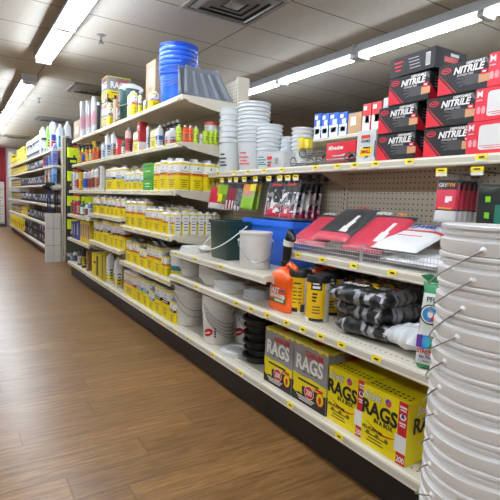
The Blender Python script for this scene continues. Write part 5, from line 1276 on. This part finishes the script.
for k in range(4):
    thing('solvent_can', 'rear-row can on the second shelf from the deck, '+('leftmost', 'second from the left', 'third from the left', 'rightmost')[k], 'can', (X4+.22, J2-.16-.25*k, Z5+.0006), fcan(.10, .16, .225, 'orange', 'metal'), group='rear row, second shelf from the deck')
# ---------------- third and fourth bay decks
G = 'cans on the deck'
for a in ((122.4, 134.8, 269.8, 'red', .11, 'white', 'white and yellow can with red band on the deck right of the white jugs'), (135.2, 141.4, 273, 'blue', .10, 'metal', 'white and yellow can with blue band on the deck, left one'), (141.6, 147.2, 276, 'blue', .12, 'metal', 'white and yellow can with blue band on the deck, right and taller one'),
          (147.6, 152.6, 287, 'blue', .06, 'metal', 'small white and yellow can with blue band on the deck'), (153, 160.4, 280.8, 'black', .11, 'metal', 'white and yellow can with black band on the deck, left one'), (160.8, 168, 284.5, 'black', .12, 'metal', 'white and yellow can with black band on the deck, right one'),
          (168.2, 174, 298, 'black', .06, 'metal', 'small white and yellow can with black band on the deck beside the plain pails')):
    front('solvent_can', 'can', a[6], a[0], a[1], a[2], X4, DECK, FC(a[3], a[4], a[5]), group=G)
for a in ((106.8, 113.6, 253, 'tall white handled jug with yellow label on the deck, left one'), (114.6, 122, 257, 'tall white handled jug with yellow label on the deck, right one')):
    natural('cleaner_jug', 'jug', a[3], a[0], a[1], a[2], X4, DECK, lambda w_, h: (w_, jug(w_, w_, h, '#e4e4e6', '#ededee', '#e9e9ea', '#e6cf1e')), group='tall white jugs on the deck')
BKP = ((0, .5, .12, .8, '#b59a16'),)
front('yellow_carton', 'box', 'bright yellow carton on the deck left of the tall white jugs, front one', 91.2, 99, 253.5, X4, DECK, BXN('#e3cf14', ((.25, .5, .3, .85, '#4a3f14'), (-.1, .6, .3, .1, '#1b1b1b')), ((0, .6, .7, .3, '#bda912'),), .20))
front('yellow_carton', 'box', 'dark yellow carton behind the bright yellow one on the deck', 99.8, 104.5, 253.5, X4, DECK, BXN('#b8a413', ((0, .5, .15, .9, '#191813'),), ((0, .5, .2, .9, '#191813'),), .18))
for a in ((87, 90.8, 251, BXN('#8a6a4c', ((0, .4, .7, .3, '#5a4030'),), (), .12), 'brown arched carton on the deck left of the bright yellow carton', 'brown_carton', 'box'), (82.4, 86.6, 248, BO('#1d1c1c', '#161616', '#c9b32a'), 'black bottle with yellow band on the deck', 'dark_bottle', 'bottle'),
          (78, 82, 249, BO('#55555a', '#2b2b2b', '#c8c8ca'), 'dark grey bottle with pale label on the deck', 'dark_bottle', 'bottle'), (73.6, 77.6, 250, BO('#d9d6d4', '#2b2b2b', '#4a4a50'), 'white bottle with black cap near the far end of the deck', 'cleaner_bottle', 'bottle'),
          (70.6, 73.2, 252, BO('#3f6aa8', '#2a3c6a', '#8fb0da'), 'small blue bottle at the far end of the deck', 'cleaner_bottle', 'bottle')):
    natural(a[5], a[6], a[4], a[0]-.4, a[1]+.4, a[2], X4, DECK, a[3])
# ---------------- fourth and fifth bay, lower shelves
Z4D, Z4E, Z5D, Z5E = .912, .852, .598, .527
for k, a in enumerate(((92.6, 97.6, 195.5, 'black'), (99.2, 104.6, 195.5, 'black'), (105.6, 109.4, 196.5, 'black'), (109.6, 113.4, 196.5, 'black'), (114, 118.2, 197.5, 'red'), (119.4, 123.4, 197.5, 'brown'))):
    front('solvent_can', 'can', ('leftmost', 'second from the left', 'third from the left', 'fourth from the left', 'fifth from the left', 'rightmost')[k]+' small can on the high short shelf, fourth bay', a[0], a[1], a[2], X4, Z4D, FC(a[3], .075), group='small cans, fourth bay high shelf')
for k, a in enumerate(((92.8, 97.2, 218.5, 'black'), (97.4, 101, 219.5, 'black'), (101.4, 108.8, 217.5, 'black'), (109.4, 113, 221, 'black'), (113.2, 118, 220, 'brown'), (118.2, 123.6, 220.5, 'brown'))):
    front('solvent_can', 'can', ('leftmost black-banded', 'second from the left black-banded', 'widest black-banded', 'fourth from the left black-banded', 'left brown-banded', 'right brown-banded')[k]+' can on the lower short shelf, fourth bay', a[0], a[1], a[2], X4, Z5D, FC(a[3], .09, 'metal'), group='cans, fourth bay lower shelf')
for a in ((70.8, 73.8, 200, '#b5303a', '#c8384a', '#2d7a3a', 'red bottle with green label, leftmost on the far short shelf'), (74, 77, 200.5, '#b5303a', '#c8384a', '#b04a4a', 'red bottle, second from the left on the far short shelf'), (77.3, 80.6, 199, '#a8333a', '#d8d4d0', '#d9a2a0', 'red bottle with white cap on the far short shelf'),
          (81, 85.2, 201, '#2b7a48', '#d5403a', '#dfe5df', 'green bottle with red cap on the far short shelf'), (85.6, 88.6, 203, '#dfe3ea', '#2d6a48', '#8a4a40', 'white bottle with green cap on the far short shelf'), (88.8, 91.4, 202, '#6f93cf', '#dfe3ea', '#dfe5f0', 'pale blue bottle, rightmost on the far short shelf')):
    natural('cleaner_bottle', 'bottle', a[6], a[0]-.6, a[1]+.6, a[2], X4, Z4E, BO(a[3], a[4], a[5]))
for a in ((70.8, 72.8, 221.5, '#23315f', 'dark blue carton, leftmost on the far lower shelf'), (73, 75, 221.5, '#2a3a70', 'dark blue carton, second from the left on the far lower shelf'), (75.8, 78.6, 220.5, '#2b3f9a', 'brighter blue carton right of the dark blue pair on the far lower shelf'), (79.4, 81.8, 221, '#d9b91a', 'yellow carton, leftmost of the yellow ones on the far lower shelf'),
          (82, 84.4, 221, '#cfae1a', 'yellow carton, second of the yellow ones on the far lower shelf'), (84.6, 86.8, 221.5, '#d9b91a', 'yellow carton, third of the yellow ones on the far lower shelf'), (87, 89.4, 222, '#c9a918', 'yellow carton, rightmost of the yellow ones on the far lower shelf')):
    front('carton', 'box', a[4], a[0], a[1], a[2], X4, Z5E, BXN(a[3], ((0, .55, .5, .6, '#6a4a8a' if a[3][1] in 'dc' else '#9a9cb0'),), (), .14))

# ---------------- topmost shelf
X1 = 1.385
rb = rag_box_grey()
yr_ = y_at(112, X1+.13, S1+.1)
yA = y_at(98.6, X1, S1); 
thing('rag_box', 'grey box of rags on the top shelf, lower of the two stacked', 'box', (X1+.16, yA-.118, S1+.0006), rb, group='boxed rags on the top shelf')
thing('rag_box', 'grey box of rags on the top shelf, upper of the two stacked', 'box', (X1+.16, yA-.118, S1+.286), rb, group='boxed rags on the top shelf')
ROLL = mat('#d3d6da', .25, metal=.45); PINK = mat('#b98a92', .3, metal=.3)
for k, (u0, u1, vt, lab) in enumerate(((80.6, 85.8, 102, 'silver foil roll standing on end, leftmost of three on the top shelf'), (86.2, 91.2, 101, 'silver foil roll standing on end, middle of three on the top shelf'), (91.6, 96.2, 97, 'silver foil roll standing on end, tallest of three on the top shelf'))):
    def roll(w_, h):
        r = round(w_/2, 3); b = MB(); b.lathe([(0, 0, ROLL), (r, 0, ROLL), (r, h*.99, ROLL), (r*.97, h, ROLL), (r*.4, h, PINK), (r*.4, h-.02, PINK), (0, h-.02, PINK)], seg=24)
        l = MB(); l.lathe([(r*1.015, h*.25, PINK), (r*1.015, h*.62, PINK)], seg=24)
        return w_, [('roll_body', b.mesh('roll_body')), ('paper_band', l.mesh('paper_band', fix=False))]
    natural('foil_roll', 'roll', lab, u0-.3, u1+.3, vt, X1, S1, roll, k=1.0)
natural('black_tube', 'tube', 'narrow black tube between the silver rolls and the boxed rags', 96.8, 99.8, 102.5, X1, S1, lambda w_, h: (w_, round_can(round(w_/2, 3), h, ((0, '#161616'), (.9, '#dcdcda')), None)))
front('brown_carton', 'box', 'open brown carton at the far end of the top shelf', 73.5, 79.8, 121, X1, S1, BXN('#a88a66', ((0, .5, .5, .4, '#d9d2c4'),), (), .25))
corner('solvent_can', 'can', 'slim white and yellow can with black band before the boxed rags on the top shelf', 106.4, 109.2, 111.8, 102.5, X1-.004, S1, FD('black'))
corner('brown_carton', 'box', 'narrow brown carton with white label left of the green pail on the top shelf', 112.8, 115.2, 118, 99, X1-.01, S1, BD('#b08c68', (), ((0, .4, .6, .5, '#dcdcdc'),)))
yq, R = cyl(117.5, 140, X1+.14, S1+.15)
HQ = round(z_of(90.5, X1+.16, yq)-S1, 3)
thing('bucket', 'dark green pail full of white rags on the top shelf', 'bucket', (X1+.16, yq+.02, S1+.0006), pail(HQ, round(R, 3), round(R*.84, 3), '#2c4a46', .75, 0, wire='#cfd0ce', seg=32, collar=False, sag=1.5), rz=.5)
rw = MB(); rw.pillow(R*1.9, R*1.9, .12, lambda u, v, t: mat('#e4e4e6', .7), 14, 14, 2, 5, .03)
thing('white_rags', 'heap of white rags on top of the dark green pail', 'rags', (X1+.16, yq+.02, S1+HQ+.006), [('rags', rw.mesh('rags', 70))])
for a in ((127, 133, 137.2, 89.5, 'red', 'large white and yellow can before the green pail on the top shelf'), (143, 145.2, 147, 99, 'blue', 'small white and yellow can with blue band on the top shelf'),
          (137.6, 139.2, 142.2, 94, 'black', 'small black-band can right of the large can before the green pail'), (147.3, 151.6, 159.4, 90, 'red', 'white and yellow can with red band left of the blue pails on the top shelf')):
    corner('solvent_can', 'can', a[5], a[0], a[1], a[2], a[3], X1, S1, FD(a[4]), group='cans on the top shelf')
xk = X1+.12; yk0, yk1 = y_at(143, xk, S1+.2), y_at(160, xk, S1+.2); hh = z_of(60, xk, (yk0+yk1)/2)-S1
thing('brown_carton', 'big brown carton with white label left of the blue pail stack', 'box', (xk+.12, (yk0+yk1)/2+.05, S1+.0006), carton(.22, .24, round(hh, 3), '#a8896a', ((0, .72, .4, .3, '#e4e4e2'), (0, .5, .3, .06, '#8a6e52')), ((0, .5, .3, .1, '#8f7456'),)))
yB, R = cyl(160, 196.5, X1+.215, S1+.25)
R = round(R, 3)
for k in range(6):
    thing('bucket', 'bright blue pail in the stack on the top shelf, '+('bottom one', 'second from the bottom', 'third from the bottom', 'third from the top', 'second from the top', 'top one')[k], 'bucket', (X1+.215, yB, S1+.0006+.037*k), pail(.335, R, round(R*.87, 3), '#1c62e0', .60+.05*(k % 3), 0, seg=40, sag=1.36), rz=.3+.12*k, group='blue pails on the top shelf')
# grey ribbed shovel blades
SHV = mat('#7b8089', .5)
def shovel(Wd, Ln, curl, tag):
    b = MB(); n, k = 20, 54; i = b.mi(SHV); g = {}
    for sd in (0, 1):
        for a in range(n+1):
            t = a/n
            for c_ in range(k+1):
                s = c_/k*2-1; rib = .016*max(0, math.cos(s*PI*4.5))*(.15 < t < .95)
                z = curl*t*t + .022*abs(s)**6*(1-.3*t) + rib - .006*sd
                wv = Wd/2*(.68+.32*t); x = -Ln*t+curl*.35*t*t
                g[sd, a, c_] = b.bm.verts.new((x, s*wv, z))
    for a in range(n):
        for c_ in range(k):
            b._f((g[0,a,c_], g[0,a+1,c_], g[0,a+1,c_+1], g[0,a,c_+1]), i); b._f((g[1,a,c_], g[1,a,c_+1], g[1,a+1,c_+1], g[1,a+1,c_]), i)
    for a in range(n):
        b._f((g[0,a,0], g[1,a,0], g[1,a+1,0], g[0,a+1,0]), i); b._f((g[0,a,k], g[0,a+1,k], g[1,a+1,k], g[1,a,k]), i)
    for c_ in range(k):
        b._f((g[0,0,c_], g[0,0,c_+1], g[1,0,c_+1], g[1,0,c_]), i); b._f((g[0,n,c_], g[1,n,c_], g[1,n,c_+1], g[0,n,c_+1]), i)
    s_ = MB(); s_.tube([(-.05, 0, -.02), (.0, 0, -.024), (.03, 0, -.035)], [.018, .02, .018], SHV, 10)
    l = MB(); l.box(-Ln*.35, -Ln*.2, -.05, .05, .013, .0138, mat('#c9ccd2', .4)); l.box(-Ln*.33, -Ln*.28, -.04, .0, .0138, .0142, RED)
    return [('blade', b.mesh('blade', 50)), ('socket', s_.mesh('socket'))]+([('label', l.mesh('label'))] if tag else [])
def shovel_at(lab, x0, x1, yb, Ln, lean, tag=False):
    W_ = x1-x0; s_, c_ = math.sin(lean), math.cos(lean)
    ex, ey = Vector((0, s_, c_)), Vector((-1, 0, 0)); ez = ex.cross(ey)
    R = Matrix((ex, ey, ez)).transposed()
    o = Vector(((x0+x1)/2, yb+Ln*s_+.045*c_, S1+.008+Ln*c_-.045*s_))
    thing('shovel_blade', lab, 'shovel', o, shovel(W_, Ln, .03, tag), rot=R.to_euler(), group='grey shovel blades')
shovel_at('grey ribbed plastic shovel blade leaning at the open end of the top shelf, front one', 1.40, 1.80, J1+.03, .30, .45)
shovel_at('grey plastic shovel blade behind the ribbed front one, next to the blue pails', 1.375, 1.74, J1+.085, .30, .46, True)

# ================================================================== the farther run of shelving, beyond the cross aisle
FY0 = 8.12; FB = [FY0+1.219*k for k in range(7)]
FX = 1.34
FZ = (.16, .58, .93, 1.27, 1.58, 1.84)
def far_bay(k, y0, y1, label):
    c = Vector((FX, y0, 0)); parts = []
    p = MB(); p.box(1.86, 1.872, y0+.001, y1-.001, .14, 2.06, PEG); parts.append(('back_panel', p.mesh('back_panel', origin=c)))
    for yy in ((y0, y1) if k == 0 else (y1,)):
        u = MB(); u.box(1.85, 1.90, yy-.016, yy+.016, 0, 2.08, UPR); parts.append(('upright', u.mesh('upright', origin=c)))
    kk = MB(); kk.box(FX+.04, FX+.055, y0+.001, y1-.001, 0, .13, KICK); parts.append(('kick_plate', kk.mesh('kick_plate', origin=c)))
    for j, z in enumerate(FZ):
        s = MB(); s.box(FX+.001, 1.858, y0+.003, y1-.003, z-.03, z, ALMOND)
        parts.append(('shelf' if j else 'base_deck', s.mesh('shelf', origin=c), [('price_rail', rail_mesh(y1-y0-.006).mesh('price_rail'), [], Vector((0, .003, z)), (0, 0, 0))]))
    thing('gondola_shelf', label, 'shelf', c, parts)
FN = ('nearest bay of the farther run, with blue and white jugs', 'second bay of the farther run, with black-lidded cans', 'third bay of the farther run, with black-lidded cans', 'fourth bay of the farther run, where the yellow packs begin', 'fifth bay of the farther run, with yellow packs', 'last bay of the farther run, nearest the red wall')
for k in range(6): far_bay(k, FB[k], FB[k+1], FN[k])
# end post with slots and the hanging safety vests
ep = MB(); ep.box(1.45, 1.52, FY0-.075, FY0-.02, 0, 2.05, UPR, .004)
for j in range(74): ep.box(1.478, 1.490, FY0-.0755, FY0-.074, .1+.026*j, .117+.026*j, BLACKM)
e2 = MB(); e2.box(1.52, 2.30, FY0-.05, FY0-.035, .14, 2.03, mat('#4a463f', .6)); e3 = MB(); e3.box(1.53, 2.30, FY0-.30, FY0-.06, .11, .14, ALMOND); e4 = MB(); e4.box(1.55, 2.28, FY0-.26, FY0-.06, 0, .11, KICK)
co = Vector((1.5, FY0-.05, 0)); ep_, e2_, e3_, e4_ = (q.mesh(n, origin=co) for q, n in ((ep, 'end_post'), (e2, 'end_panel'), (e3, 'base_deck'), (e4, 'kick_plate')))
thing('end_cap_display', 'end-cap panel with slotted almond post, hung with yellow vests', 'shelf', co, [('end_post', ep_), ('end_panel', e2_), ('base_deck', e3_), ('kick_plate', e4_)])
VY = mat('#d8f01a', .5); VK = mat('#191a1c', .5)
@cached
def vest_pack(v):
    def mf(u, q, t):
        z = (1-u)/2
        if z > .80: return RED if (.80 < z < .88 and -.2 < q < .8) else VK
        if z > .38: return VY if not (abs(q) < .2 and z < .5) else mat('#2a2d20', .5)
        if z > .16 and q > .45: return VY
        if .18 < z < .28 and -.6 < q < .3: return VY
        return VK
    Mh = Matrix.Translation((0, 0, -.2)) @ Matrix.Rotation(PI/2, 4, 'Z') @ hang_matrix(0)
    b = MB(); b.pillow(.40, .21, .05, mf, 20, 14, 8, v, .008, M=Mh)
    h = MB(); h.tube([(0, .02, -.01), (0, -.02, .015), (0, .06, .02)], .003, HOOK, 5)
    return [('pack_body', b.mesh('pack_body', 60)), ('hanger', h.mesh('hanger'))]
for r_, z in enumerate((1.98, 1.60, 1.20, .82)):
    for c_ in range(2):
        thing('safety_vest_pack', 'yellow and black vest pack, '+('top row', 'second row', 'third row', 'bottom row')[r_]+(', beside the slotted post' if c_ == 0 else ', right-hand one on the end cap'), 'vest', (1.635+.22*c_, FY0-.085-.03, z-.03), vest_pack(r_*2+c_), group='yellow safety vests on the end cap')
# tall white cartons with brooms at the corner
for k, (x0, x1, lab) in enumerate(((1.215, 1.325, 'tall white carton holding blue-handled brooms, left of the pair at the corner'), (1.33, 1.435, 'tall white carton holding the white-headed broom, right of the pair beside the slotted post'))):
    W_ = mat('#d3cfca', .5); b = MB(); xm = (x0+x1)/2; hw = (x1-x0)/2; y0 = FY0-.09
    b.box(x0, x1, y0-.006, y0+.0, 0, .80, W_); b.box(x0, x1, y0+.134, y0+.14, 0, .80, W_); b.box(x0, x0+.006, y0, y0+.134, 0, .80, W_); b.box(x1-.006, x1, y0, y0+.134, 0, .80, W_); b.box(x0+.006, x1-.006, y0, y0+.134, 0.001, .006, W_)
    s = MB(); s.box(x0-.002, x1+.002, y0-.0085, y0+.142, .275, .282, mat('#8a8680', .5)); s.box(x0-.002, x1+.002, y0-.0085, y0-.006, .55, .556, mat('#8a8680', .5)); s.box(x0+.006, x1-.006, y0, y0+.134, .274, .276, W_)
    co = Vector((xm, y0+.06, 0.0005)); thing('tall_carton', lab, 'box', co, [('carton_body', b.mesh('carton_body', origin=co)), ('strap', s.mesh('strap', origin=co))])
def broom(x, y, top, hc, pc, lab, wd):
    hm, pm = mat(hc, .6), mat(pc, .4); c = Vector((x, y, .012)); p = MB(); p.tube([(x, y, .02), (x, y, top-.05)], .011, pm, 8)
    h = MB(); h.loft([(top-.06, .025, .02, .01, hm), (top-.035, wd, .03, .02, hm), (top-.01, wd*1.05, .035, .02, hm), (top+.012, wd*.85, .03, .02, hm)], c=(x, y, 0))
    thing('broom', lab, 'broom', c, [('handle', p.mesh('handle', origin=c)), ('head', h.mesh('head', origin=c))])
broom(1.25, FY0-.045, 1.235, '#1b1b1f', '#20305e', 'black-headed broom with blue handle, left one in the left tall carton', .085)
broom(1.29, FY0+.005, 1.285, '#232327', '#20305e', 'black-headed broom with blue handle, rear one in the left tall carton', .075)
broom(1.36, FY0-.045, 1.235, '#d6d4d2', '#202024', 'white-headed broom with black handle in the right tall carton', .10)
broom(1.40, FY0+.005, 1.20, '#2b2b2e', '#202024', 'dark broom with black handle behind the white-headed one', .03)
# goods on the farther run: nearest bay
XF = FX+.02
def far_front(name, cat, lab, u0, u1, vt, z, build, group=None): return natural(name, cat, lab, u0, u1, vt, XF, z, build, group=group)
for a in ((50.2, 56.8, 120.5, FZ[5], JG('#e3e4ea', '#2a3f8a', '#2f55b8', '#d84a44', .14), 'white jug with blue and red label, largest on the farther top shelf', 'cleaner_jug', 'jug'), (46.8, 49.8, 126, FZ[5], BO('#7bc43a', '#e2e4e2', '#a8d83a'), 'green bottle left of the blue and red labelled jug', 'cleaner_bottle', 'bottle'),
          (40.2, 46.4, 127, FZ[5], JG('#dfe4ea', '#e8e8ea', '#5f9fd0', '#dfe4ea', .14), 'white jug with light blue label left of the green bottle', 'cleaner_jug', 'jug')):
    far_front(a[6], a[7], a[5], a[0], a[1], a[2], a[3], a[4])
for k, (u0, u1, vt, z, bc, lc, lab) in enumerate(((43.2, 45.4, 146, FZ[4], '#d9dbe6', '#c8404a', 'white spray bottle with red label on the farther second shelf, left one'), (45.6, 48, 146, FZ[4], '#d9dbe6', '#4a5ab8', 'white spray bottle with blue label on the farther second shelf'), (48.2, 51.4, 147, FZ[4], '#c9d4ea', '#7a9ad8', 'pale blue spray bottle on the farther second shelf'))):
    far_front('spray_bottle', 'bottle', lab, u0, u1, vt, z, SP(bc, '#e2e2e8', lc))
JE = lambda bc, cc, lc: (lambda d, h: (.15, jug(d, .15, h, bc, cc, lc, lc)))
for a in ((57.4, 64.2, 124, FZ[5], JE('#d3e0ea', '#e6eaec', '#3f9ac8'), 'clear jug with sky-blue label on the farther top shelf'), (64.6, 71.5, 121, FZ[5], JE('#e0e2e8', '#e8e8ea', '#d6dae2'), 'plain white jug at the near end of the farther top shelf'),
          (52.2, 58.4, 143, FZ[4], JE('#8f98d8', '#dfe0ea', '#6a74c8'), 'violet-blue jug on the farther second shelf'), (52.6, 57.4, 164.5, FZ[3], JE('#7fa8dc', '#dddde2', '#4f86c8'), 'blue jug on the farther middle shelf')):
    end('cleaner_jug', 'jug', a[5], a[0], a[1], a[2], FY0+.02, a[3], a[4])
for a in ((45, 48.4, 167, '#dedfe0', '#c88a4a', 'white jug with orange label on the farther middle shelf'), (48.6, 52.4, 166, '#e4e4e6', '#d0d2d8', 'plain white jug on the farther middle shelf')):
    far_front('cleaner_jug', 'jug', a[5], a[0], a[1], a[2], FZ[3], JG(a[3], '#dddde2', a[4], a[4], .15))
# black and yellow goods farther down: small lone meshes
rnd = random.Random(7)
CK = [[round_can(.068, .165, ((0, a), (.30, b_), (.62, c_)), None)[0][1] for a, b_, c_ in (('#1c1d20', '#3c3e44', '#23242a'), ('#26272b', '#8f949a', '#1e1f24'), ('#1a1a1e', '#5d6168', '#a9adb2'))]][0]
CL = [round_can(.075, .20, ((0, a), (.3, b_), (.55, c_)), None)[0][1] for a, b_, c_ in (('#9aa0a6', '#23252b', '#c2c6ca'), ('#a5a9ae', '#2a2b30', '#b3b7bb'))]
CY = [carton(.12, .125, .19, '#e6c80e', ((0, .6, .7, .25, c1), (0, .25, .5, .2, c2)), ((0, .6, .7, .25, c1),))[0][1] for c1, c2 in (('#7d8a9a', '#2f2a22'), ('#5a4630', '#b3b0a8'), ('#2c2a28', '#7a94b0'))]
CB = [carton(.12, .125, .20, '#5c4a34', ((0, .6, .8, .3, c1), (0, .25, .7, .2, '#d8b81a')), ())[0][1] for c1 in ('#d8b81a', '#7fa2c2', '#b5a23a')]
for j, z in enumerate(FZ):
    for k in range(6):
        if k == 0 and j >= 3: continue
        y = FB[k]+.09
        yellow = k >= 4 or (k == 3 and j in (1, 5, 4))
        if k >= 2 and j == 0 and False: continue
        step = .148
        while y < FB[k+1]-.06:
            if yellow:
                me = rnd.choice(CY if (j in (0, 5, 4) or k == 3) else CB); lab, grp, nm, ct = 'small yellow and brown pack in the rows far down the aisle', 'yellow packs on the farther run', 'yellow_pack', 'pack'
                if j == 0: lab, grp = 'yellow pack on the lowest farther shelf', 'yellow packs low on the farther run'
            elif j == 5 :
                me = rnd.choice(CL); lab, grp, nm, ct = 'grey and black can on the top shelf of the farther run', 'grey cans on the farther top shelf', 'paint_can', 'can'
            else:
                me = rnd.choice(CK); lab, grp, nm, ct = 'black-banded can in the rows of the farther run', 'black cans on the farther run', 'paint_can', 'can'
            top = (FZ[j+1]-.05-z) if j < 5 else 9
            nst = 2 if (not yellow and top > .34 and j < 5) else (2 if j == 5 and not yellow and rnd.random() < .75 else 1)
            if yellow and j == 5: nst = 1+int(rnd.random() < .6)
            for q in range(nst):
                hgt = .165 if me in CK else .20 if (me in CL or me in CB) else .19
                if j < 5 and (q+1)*(hgt+.001) > top+.02: break
                o = thing(nm, lab, ct, (XF+.085, y, z+.0006+q*(hgt+.0006)), [(nm, me)], group=grp, rz=0)
            y += step
# yellow bags hanging low in front of the farther run
YB = carton(.05, .20, .27, '#e6c90c', ((0, .4, .6, .4, '#5c4520'), (0, .8, .5, .1, '#b3920c')), ((0, .5, .6, .3, '#b3920c'),))[0][1]
for k in range(7):
    thing('yellow_bag', 'yellow bag hanging low on the farther run, '+(ORD[k+1] if k else 'nearest')+(' from the near end' if k else ' one'), 'bag', (FX-.055, 11.75+.42*k, .24), [('yellow_bag', YB)], group='yellow bags hanging low')
# stacked white cases at the end of the aisle
@cached
def white_case():
    b = MB(); b.box(-.2, .2, -.16, .16, 0, .262, mat('#cfccc8', .5), .004); p = MB()
    p.rect((-.02, -.16, .12), .22, .10, mat('#d9c61e', .4), 'end', .001); p.rect((-.02, -.16, .20), .25, .02, mat('#3c3a38', .4), 'end', .001); p.rect((0, -.16, .03), .34, .02, mat('#8a8784', .4), 'end', .001)
    return [('case_body', b.mesh('case_body')), ('label', p.mesh('label', fix=False))]
for k in range(5):
    thing('white_case', 'white case at the left edge before the red wall, '+('bottom one', 'second from the bottom', 'middle one', 'second from the top', 'top one')[k], 'case', (1.10, 16.9, .105+.265*k), white_case(), group='white cases before the red wall')
pl = MB(); pl.box(.85, 1.35, 16.7, 17.1, 0, .104, mat('#3a3836', .6), .004); o = link('display_base', pl.mesh('display_base')); o['label'] = 'dark low base under the stacked white cases'; o['category'] = 'stand'
wc = MB(); wc.box(1.47, 1.80, 17.3, 17.6, 0, 2.45, mat('#cfccc7', .5), .005); o = link('white_cabinet', wc.mesh('white_cabinet')); o['label'] = 'tall pale cabinet between the red wall and the farther shelving'; o['category'] = 'cabinet'

# ================================================================== shelving of the next aisle, seen over the top shelf
TX = 3.75; yA_, zA = on_x(313, 139.5, TX); yZ, zZ = on_x(348, 134, TX); TZ = (zA+zZ)/2
for k in range(4):
    y0 = 1.9+1.219*k; y1 = y0+1.219; c = Vector((TX, y0, 0)); parts = []
    p = MB(); p.box(4.22, 4.232, y0+.001, y1-.001, .16, TZ+.02, PEG); parts.append(('back_panel', p.mesh('back_panel', origin=c)))
    u = MB(); u.box(4.21, 4.26, y1-.016, y1+.016, 0, TZ+.03, UPR); parts.append(('upright', u.mesh('upright', origin=c)))
    for j, z in enumerate((.16, .55, .95, 1.35, TZ)):
        s = MB(); s.box(TX+.001, 4.218, y0+.003, y1-.003, z-.03, z, ALMOND); parts.append(('shelf' if j else 'base_deck', s.mesh('shelf', origin=c), [('price_rail', rail_mesh(y1-y0-.006).mesh('price_rail'), [], Vector((0, .003, z)), (0, 0, 0))]))
    kk = MB(); kk.box(TX+.04, TX+.055, y0+.001, y1-.001, 0, .13, KICK); parts.append(('kick_plate', kk.mesh('kick_plate', origin=c)))
    thing('gondola_shelf', 'shelf bay across the next aisle, '+('right behind the red glove boxes', 'carrying the brown and red-white cartons', 'carrying the blue-white cartons', 'carrying dark tools behind the clear tubs')[k], 'shelf', c, parts)
def over(u0, u1, vt, build, lab, nm='carton', cat='box', xf=TX+.03, group=None): front(nm, cat, lab, u0, u1, vt, xf, TZ, build, group=group)
BW_ = lambda q: BXN('#2a57b4', ((0, .25, .96, .5, '#dfe2e6'), (.1, .62, .5, .22, '#c3c7cc'), (0, .3, .6, .2, '#8a93a6'), (-.2, .85, .4, .15, '#e6e8ea')), (), .25)
for k, (u0, u1, vt) in enumerate(((313, 320, 114), (320.4, 327.6, 114), (328, 337.4, 113), (337.8, 346.4, 112.5))):
    over(u0, u1, vt, BW_(k), 'blue and white carton across the next aisle, '+('leftmost', 'second from the left', 'third from the left', 'rightmost, touching the brown carton')[k]+' of four', group='blue and white cartons')
over(346.8, 360.4, 113, BXN('#b08b62', ((-.1, .62, .4, .4, '#e2ddd4'),), (), .3), 'brown carton with white label across the next aisle', 'brown_carton')
RW = BXN('#c9302f', ((0, .3, .96, .55, '#e0dcd8'), (.1, .45, .5, .25, '#4a4a4e'), (-.2, .85, .4, .14, '#e6e2de')), (), .25)
over(361, 369.6, 104, RW, 'red and white carton across the next aisle, left of two'); over(370, 380, 102, RW, 'red and white carton across the next aisle, right of two')
over(381, 388, 98, BXN('#b9bfc6', ((0, .5, .7, .5, '#8fa3b8'),), (), .25), 'grey carton across the next aisle behind the black glove boxes')
yk_ = y_at(355, TX+.15, TZ+.3)
for k, (u0, u1, vt) in enumerate(((243, 250, 122), (250.5, 258, 119.5), (258.5, 264, 120), (264.5, 269, 124))):
    over(u0, u1, vt, BXN(('#2b2c33', '#3a3430', '#26272b', '#4a3a3a')[k], ((0, .5, .6, .3, ('#6a6f7a', '#8a5a4a', '#5a5f68', '#b0a08a')[k]), (.2, .8, .2, .2, '#8f9298')), (), .2), 'dark tool carton across the next aisle behind the clear tubs, '+('leftmost', 'second from the left', 'third from the left', 'rightmost')[k])
for k, (u0, u1) in enumerate(((313.5, 317), (317.4, 321), (321.4, 325.6))):
    xf = TX+.06; za = 1.35; ya_, yb_ = y_at(u0, xf, 1.6), y_at(u1, xf, 1.6)
    thing('cleaner_bottle', 'green and dark bottle on the lower shelf across the next aisle, '+('left', 'middle', 'right')[k]+' one', 'bottle', (xf+.05, (ya_+yb_)/2, za+.0006), bottle(round((ya_-yb_)/2*.9, 3), .27, '#3f5a2c', '#2a2a2a', '#7a9a3a'))
